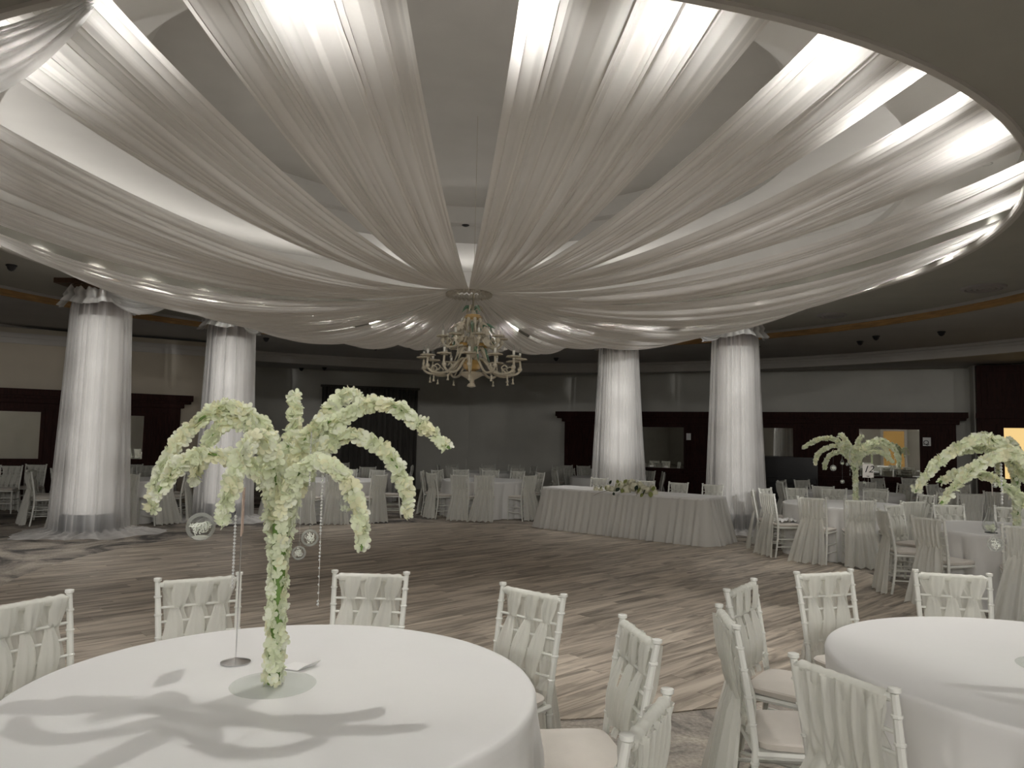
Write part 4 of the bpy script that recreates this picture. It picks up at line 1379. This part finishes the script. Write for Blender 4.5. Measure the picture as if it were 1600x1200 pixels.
number_stand('blank edge-on number card behind the teardrop vase', (at(1548, 8.5), 8.5, 0.766), R(62), 0.35, 0.12, 0.22, '')
number_stand('thin number stand on the table left of the head table', (at(731, 16.6), 16.6, 0.766), R(92), 0.26, 0.11, 0.16, '')
number_stand('thin number stand on the furthest table by the room corner', (at(781, 20.3), 20.3, 0.766), R(90.5), 0.36, 0.11, 0.16, '', M_cardpink)
# folded paper beside the trunk
mb = MB().add([(-0.07, -0.02, 0.001), (0.02, -0.05, 0.001), (0.07, 0.03, 0.001), (-0.02, 0.06, 0.001), (0.09, 0.02, 0.022), (0.045, -0.052, 0.018)], [(0, 1, 2, 3), (1, 5, 4, 2)])
o = mb.build('folded_paper', M_paper, None, False, (-0.80, 2.91, 0.767)); tag(o, 'small folded white paper behind the orchid trunk foot', 'paper')
# linen left on a chair of table 12
rng = np.random.default_rng(8)
P = np.zeros((10, 14, 3))
for j in range(10):
    for k in range(14):
        P[j, k] = ((k / 13 - .5) * .30, (j / 9 - .5) * .22, 0.03 * sin(k * .9) ** 2 + 0.03 * sin(j * .8 + k * .3) ** 2 + 0.004)
o = MB().grid(P).build('folded_linen', M_satin, None, True, (TABLES['T4'][0] + 1.06 * cos(R(194)), TABLES['T4'][1] + 1.06 * sin(R(194)), 0.5))
o.rotation_euler = (0, 0, R(20)); tag(o, 'crumpled white linen left on a chair seat at table 12', 'linen')
# black upright cabinet
px0, px1, D0 = 1180, 1266, 19.75
xa, xb = at(px0, D0), at(px1, D0)
t = thing('upright_cabinet', 'black lacquered upright cabinet below the middle right mirror', 'cabinet', ((xa + xb) / 2, D0 - 0.35, 0), R(-24))
hw = (xb - xa) / 2
MB().box((-hw, -0.05, 0), (hw, 0.35, 1.30)).build('body', M_black, t, False)
MB().box((-hw - 0.03, -0.08, 1.30), (hw + 0.03, 0.37, 1.34)).build('lid', M_black, t, False)
MB().box((-hw + .04, -0.32, 0.68), (hw - .04, -0.05, 0.80)).build('key_shelf', M_black, t, False)
for sx in (-1, 1):
    MB().tube([(sx * (hw - .08), -0.28, 0), (sx * (hw - .08), -0.28, 0.68)], 0.03, 8).build('leg', M_black, t)
# red thing at the left edge of the carpet
t = thing('red_clamp', 'small red clamp lying on the carpet at the left edge', 'clamp', (at(0, 10.9), 10.9, 0))
MB().box((-0.05, -0.03, 0.0), (0.02, 0.03, 0.05)).build('body', M_red, t, False)
MB().tube([(0.01, 0, 0.04), (0.04, 0, 0.07), (0.055, 0, 0.06)], 0.012, 6).build('handle', M_red, t)

# ------------------------------------------------------------------ flowers on the head table
def head_flowers():
    # frame of the head table; front edge at y=0
    def hp(u, v, z): 
        return Vector((u, v, z))
    t = thing('floral_centrepiece', 'low ivory hydrangea arrangement with green leaves on the head table edge', 'flower arrangement', (hx0, hy0, 0.768), HA)
    def u_at(px):
        k = (px - 800) / FPX
        return (k * hy0 - hx0) / (cos(HA) - k * sin(HA))
    rng = np.random.default_rng(21)
    def bloom(px, v, z, r):
        mb = MB()
        n1, n2 = 12, 8
        P = np.zeros((n2, n1, 3))
        ph = rng.uniform(0, 6, 3)
        for j in range(n2):
            b = -pi / 2 + 0.05 + (pi - 0.1) * j / (n2 - 1)
            for k in range(n1):
                a = 2 * pi * k / n1
                rr = r * (1 + 0.16 * sin(a * 5 + ph[0] + b * 4) + .1 * sin(b * 9 + ph[1]))
                P[j, k] = (rr * cos(b) * cos(a), rr * cos(b) * sin(a), rr * sin(b) * .9)
        mb.grid(P, True)
        # petals standing off the ball
        base = np.array([q.co[:] for q in FLW[1].vertices]); fc = [tuple(q.vertices) for q in FLW[1].polygons]
        for k in range(16):
            d = Vector(rng.normal(size=3)).normalized()
            A = np.array(Matrix.Translation(d * r * .95) @ frame_to(d, rng.uniform(0, 6)) @ Matrix.Scale(r * .42, 4))
            mb.add(base @ A[:3, :3].T + A[:3, 3], fc)
        o = mb.build('bloom', M_bloom, t, True)
        o.location = hp(u_at(px), v, z)
    for px, v, z, r in ((947, .10, .045, .055), (957, .05, .03, .06), (962, .14, .10, .06), (968, .06, .11, .075), (975, .16, .14, .07), (980, .03, .05, .075),
                        (984, .10, .16, .07), (990, .06, .10, .085), (995, .14, .13, .06), (1003, .10, .08, .06), (1010, .05, .06, .06), (1016, .12, .09, .055),
                        (1022, .04, .03, .06), (932, .03, .015, .045), (940, .02, .01, .04), (1000, .0, .03, .05)):
        bloom(px, v, z, r)
    def leaf(px, v, z, r, m, nm='leaf'):
        P = np.zeros((5, 6, 3))
        for j in range(5):
            for k in range(6):
                q = j / 4; a = (k / 5 * 2 - 1)
                w_ = sin(pi * (0.06 + q * .9)) * r * .85
                P[j, k] = (a * w_, (q * 2 - 1) * r, 0.12 * r * a * a + 0.1 * r * sin(q * 3))
        o = MB().grid(P).build(nm, m, t, True)
        o.location = hp(u_at(px), v, z)
        o.rotation_euler = (R(70) + rng.uniform(-.3, .3), rng.uniform(-.5, .5), rng.uniform(-.6, .6))
    for px, v, z, r in ((980, -.02, .19, .045), (967, .0, .18, .035), (972, -.05, .13, .035), (978, -.08, .03, .04), (1004, -.07, .06, .05), (1009, -.09, -.02, .04),
                        (1022, -.08, .0, .05), (1024, -.03, .10, .045), (951, -.04, .06, .035), (944, -.05, .06, .03)):
        leaf(px, v, z, r, M_leafg)
    for px, v, z, r in ((971, -.08, .045, .045), (998, -.03, .09, .05), (957, -.02, .16, .04), (1012, -.07, .035, .05), (966, -.10, -.03, .03)):
        leaf(px, v, z, r, M_leafd, 'dark_leaf')
    u = u_at(955)
    MB().tube([(u, -.05, .02), (u_at(945), -.15, -.03), (u_at(940), -.20, -.075)], [0.004, 0.003, 0.002], 5).build('twig', M_capital, t)
    MB().tube([(u_at(1000), -.05, .03), (u_at(1002), -.12, -.04)], [0.004, 0.002], 5).build('twig', M_capital, t)
head_flowers()

# ------------------------------------------------------------------ chandelier
def chandelier():
    t = thing('chandelier', 'large pale glass chandelier with amber bowls and curling arms under the drapes', 'chandelier', (CX + 0.06, CY, 0))
    MB().tube([(0, 0, 3.30), (0, 0, 3.72)], 0.012, 8).tube([(0, 0, 3.70), (0, 0, 6.05)], 0.0025, 5).build('rod', M_murano, t)
    # stacked central body
    prof = [(0.015, 3.40), (0.03, 3.36), (0.02, 3.30), (0.05, 3.25), (0.09, 3.22), (0.06, 3.17), (0.03, 3.12), (0.035, 3.02), (0.07, 2.98), (0.11, 2.96), (0.05, 2.90), (0.04, 2.82), (0.08, 2.78), (0.04, 2.72)]
    MB().lathe(prof, 20).build('centre_stem', M_murano, t)
    MB().lathe([(0.03, 2.71), (0.10, 2.69), (0.13, 2.63), (0.11, 2.57), (0.05, 2.54)], 24).build('amber_bowl', M_amber, t)
    MB().lathe([(0.02, 3.29), (0.10, 3.30), (0.13, 3.26), (0.07, 3.22)], 20).build('amber_bowl', M_amber, t)
    MB().lathe([(0.05, 2.54), (0.14, 2.53), (0.17, 2.50), (0.10, 2.46), (0.04, 2.43), (0.02, 2.39), (0.05, 2.37), (0.06, 2.34), (0.012, 2.325)], 24).build('finial', M_murano, t)
    for (rz, rad, zc, zl, zt, n, cr) in ((0, 0.64, 2.68, 2.50, 2.72, 12, 0.085), (0.26, 0.40, 2.96, 2.86, 3.00, 8, 0.075)):
        # lower tier, then upper tier
        arm = MB(); pts = spline([(0.06, 0, zc), (0.16, 0, zc + 0.02), (rad * .55, 0, zl + .02), (rad * .85, 0, zl), (rad * 1.0, 0, zl + .06), (rad, 0, zt - 0.03)], 18)
        arm.tube([tuple(p) for p in pts], [0.016] * 14 + [0.02, 0.016, 0.014, 0.014], 8)
        arm.lathe([(0.02, zl + .05), (0.034, zl + .08), (0.018, zl + .11)], 10, (rad, 0, 0))
        curl = spline([(rad * .85, 0, zl), (rad * .72, 0, zl + .07), (rad * .80, 0, zl + .11), (rad * .86, 0, zl + .07)], 10)
        arm.tube([tuple(p) for p in curl], 0.010, 6)
        am = arm.mesh('arm', M_murano)
        dish = MB(); m_ = 24
        Pd = np.zeros((5, m_, 3))
        for j, (r_, z_) in enumerate(((0.01, -0.02), (0.04, -0.012), (cr * .8, 0.0), (cr, 0.006), (cr * 1.12, -0.012))):
            for k in range(m_):
                a = 2 * pi * k / m_
                Pd[j, k] = (rad + r_ * (1 + (.12 * sin(a * 8) if j > 2 else 0)) * cos(a), r_ * (1 + (.12 * sin(a * 8) if j > 2 else 0)) * sin(a), zt + z_)
        dm_ = dish.grid(Pd, True).mesh('dish', M_murano)
        cm = MB().lathe([(0.016, zt), (0.016, zt + 0.075)], 10, (rad, 0, 0)).mesh('candle', M_candle)
        bm = MB().lathe([(0.009, zt + 0.075), (0.015, zt + 0.095), (0.010, zt + 0.125), (0.002, zt + 0.150)], 8, (rad, 0, 0)).mesh('bulb', M_glass)
        pm = MB().lathe([(0.003, zl - 0.015), (0.003, zl - 0.045), (0.014, zl - 0.06), (0.007, zl - 0.085), (0.02, zl - 0.115), (0.012, zl - 0.12)], 8, (rad * .86, 0, 0)).mesh('pendant', M_murano)
        for k in range(n):
            a = rz + 2 * pi * k / n
            A = put('arm', am, t); A.rotation_euler = (0, 0, a)
            put('dish', dm_, A)
            cd = put('candle', cm, A); put('bulb', bm, A)
            put('pendant', pm, A)
    # glass leaves and flowers
    rng = np.random.default_rng(5)
    def gl_leaf(a, r0, z0, r1, z1, m, nm):
        pts = spline([(r0 * cos(a), r0 * sin(a), z0), ((r0 + r1) * .5 * cos(a), (r0 + r1) * .5 * sin(a), max(z0, z1) + .05), (r1 * cos(a), r1 * sin(a), z1)], 8)
        MB().tube([tuple(p) for p in pts], [0.006, 0.012, 0.02, 0.024, 0.024, 0.018, 0.010, 0.003], 6).build(nm, m, t)
    for k in range(6):
        gl_leaf(k * pi / 3 + .2, 0.02, 3.36, 0.15, 3.33, M_mgreen if k % 2 else M_murano, 'glass_leaf')
    for k in range(8):
        gl_leaf(k * pi / 4, 0.06, 3.06, 0.30, 3.12, M_mgreen if k % 3 == 0 else M_murano, 'glass_leaf')
    for k in range(8):
        gl_leaf(k * pi / 4 + .3, 0.05, 3.20, 0.16, 3.02, M_murano, 'glass_leaf')
    for k in range(10):
        gl_leaf(k * pi / 5 + .1, 0.06, 2.80, 0.24, 2.66, M_murano if k % 4 else M_mgreen, 'glass_leaf')
    for k, (a, r, z, m) in enumerate([(k * 1.05, 0.24 + .06 * (k % 3), 3.10 - .07 * (k % 4), (M_mgreen, M_murano, M_murano)[k % 3]) for k in range(12)]):
        Pm = FLW[k % 3].copy(); Pm.materials.clear(); Pm.materials.append(m)
        o = put('glass_flower', Pm, t); o.matrix_local = Matrix.Translation((r * cos(a), r * sin(a), z)) @ frame_to((cos(a), sin(a), .4), k) @ Matrix.Scale(0.065, 4)
    for a in (0.3, 2.2, 4.1, 5.4):
        MB().lathe([(0.01, 2.86), (0.055, 2.865), (0.06, 2.90), (0.03, 2.91)], 14, (0.20 * cos(a), 0.20 * sin(a), 0)).build('amber_cup', M_amber, t)
chandelier()
print('objects', len(COL.objects), 'chairs', chair_count, 'planks', len(planks))
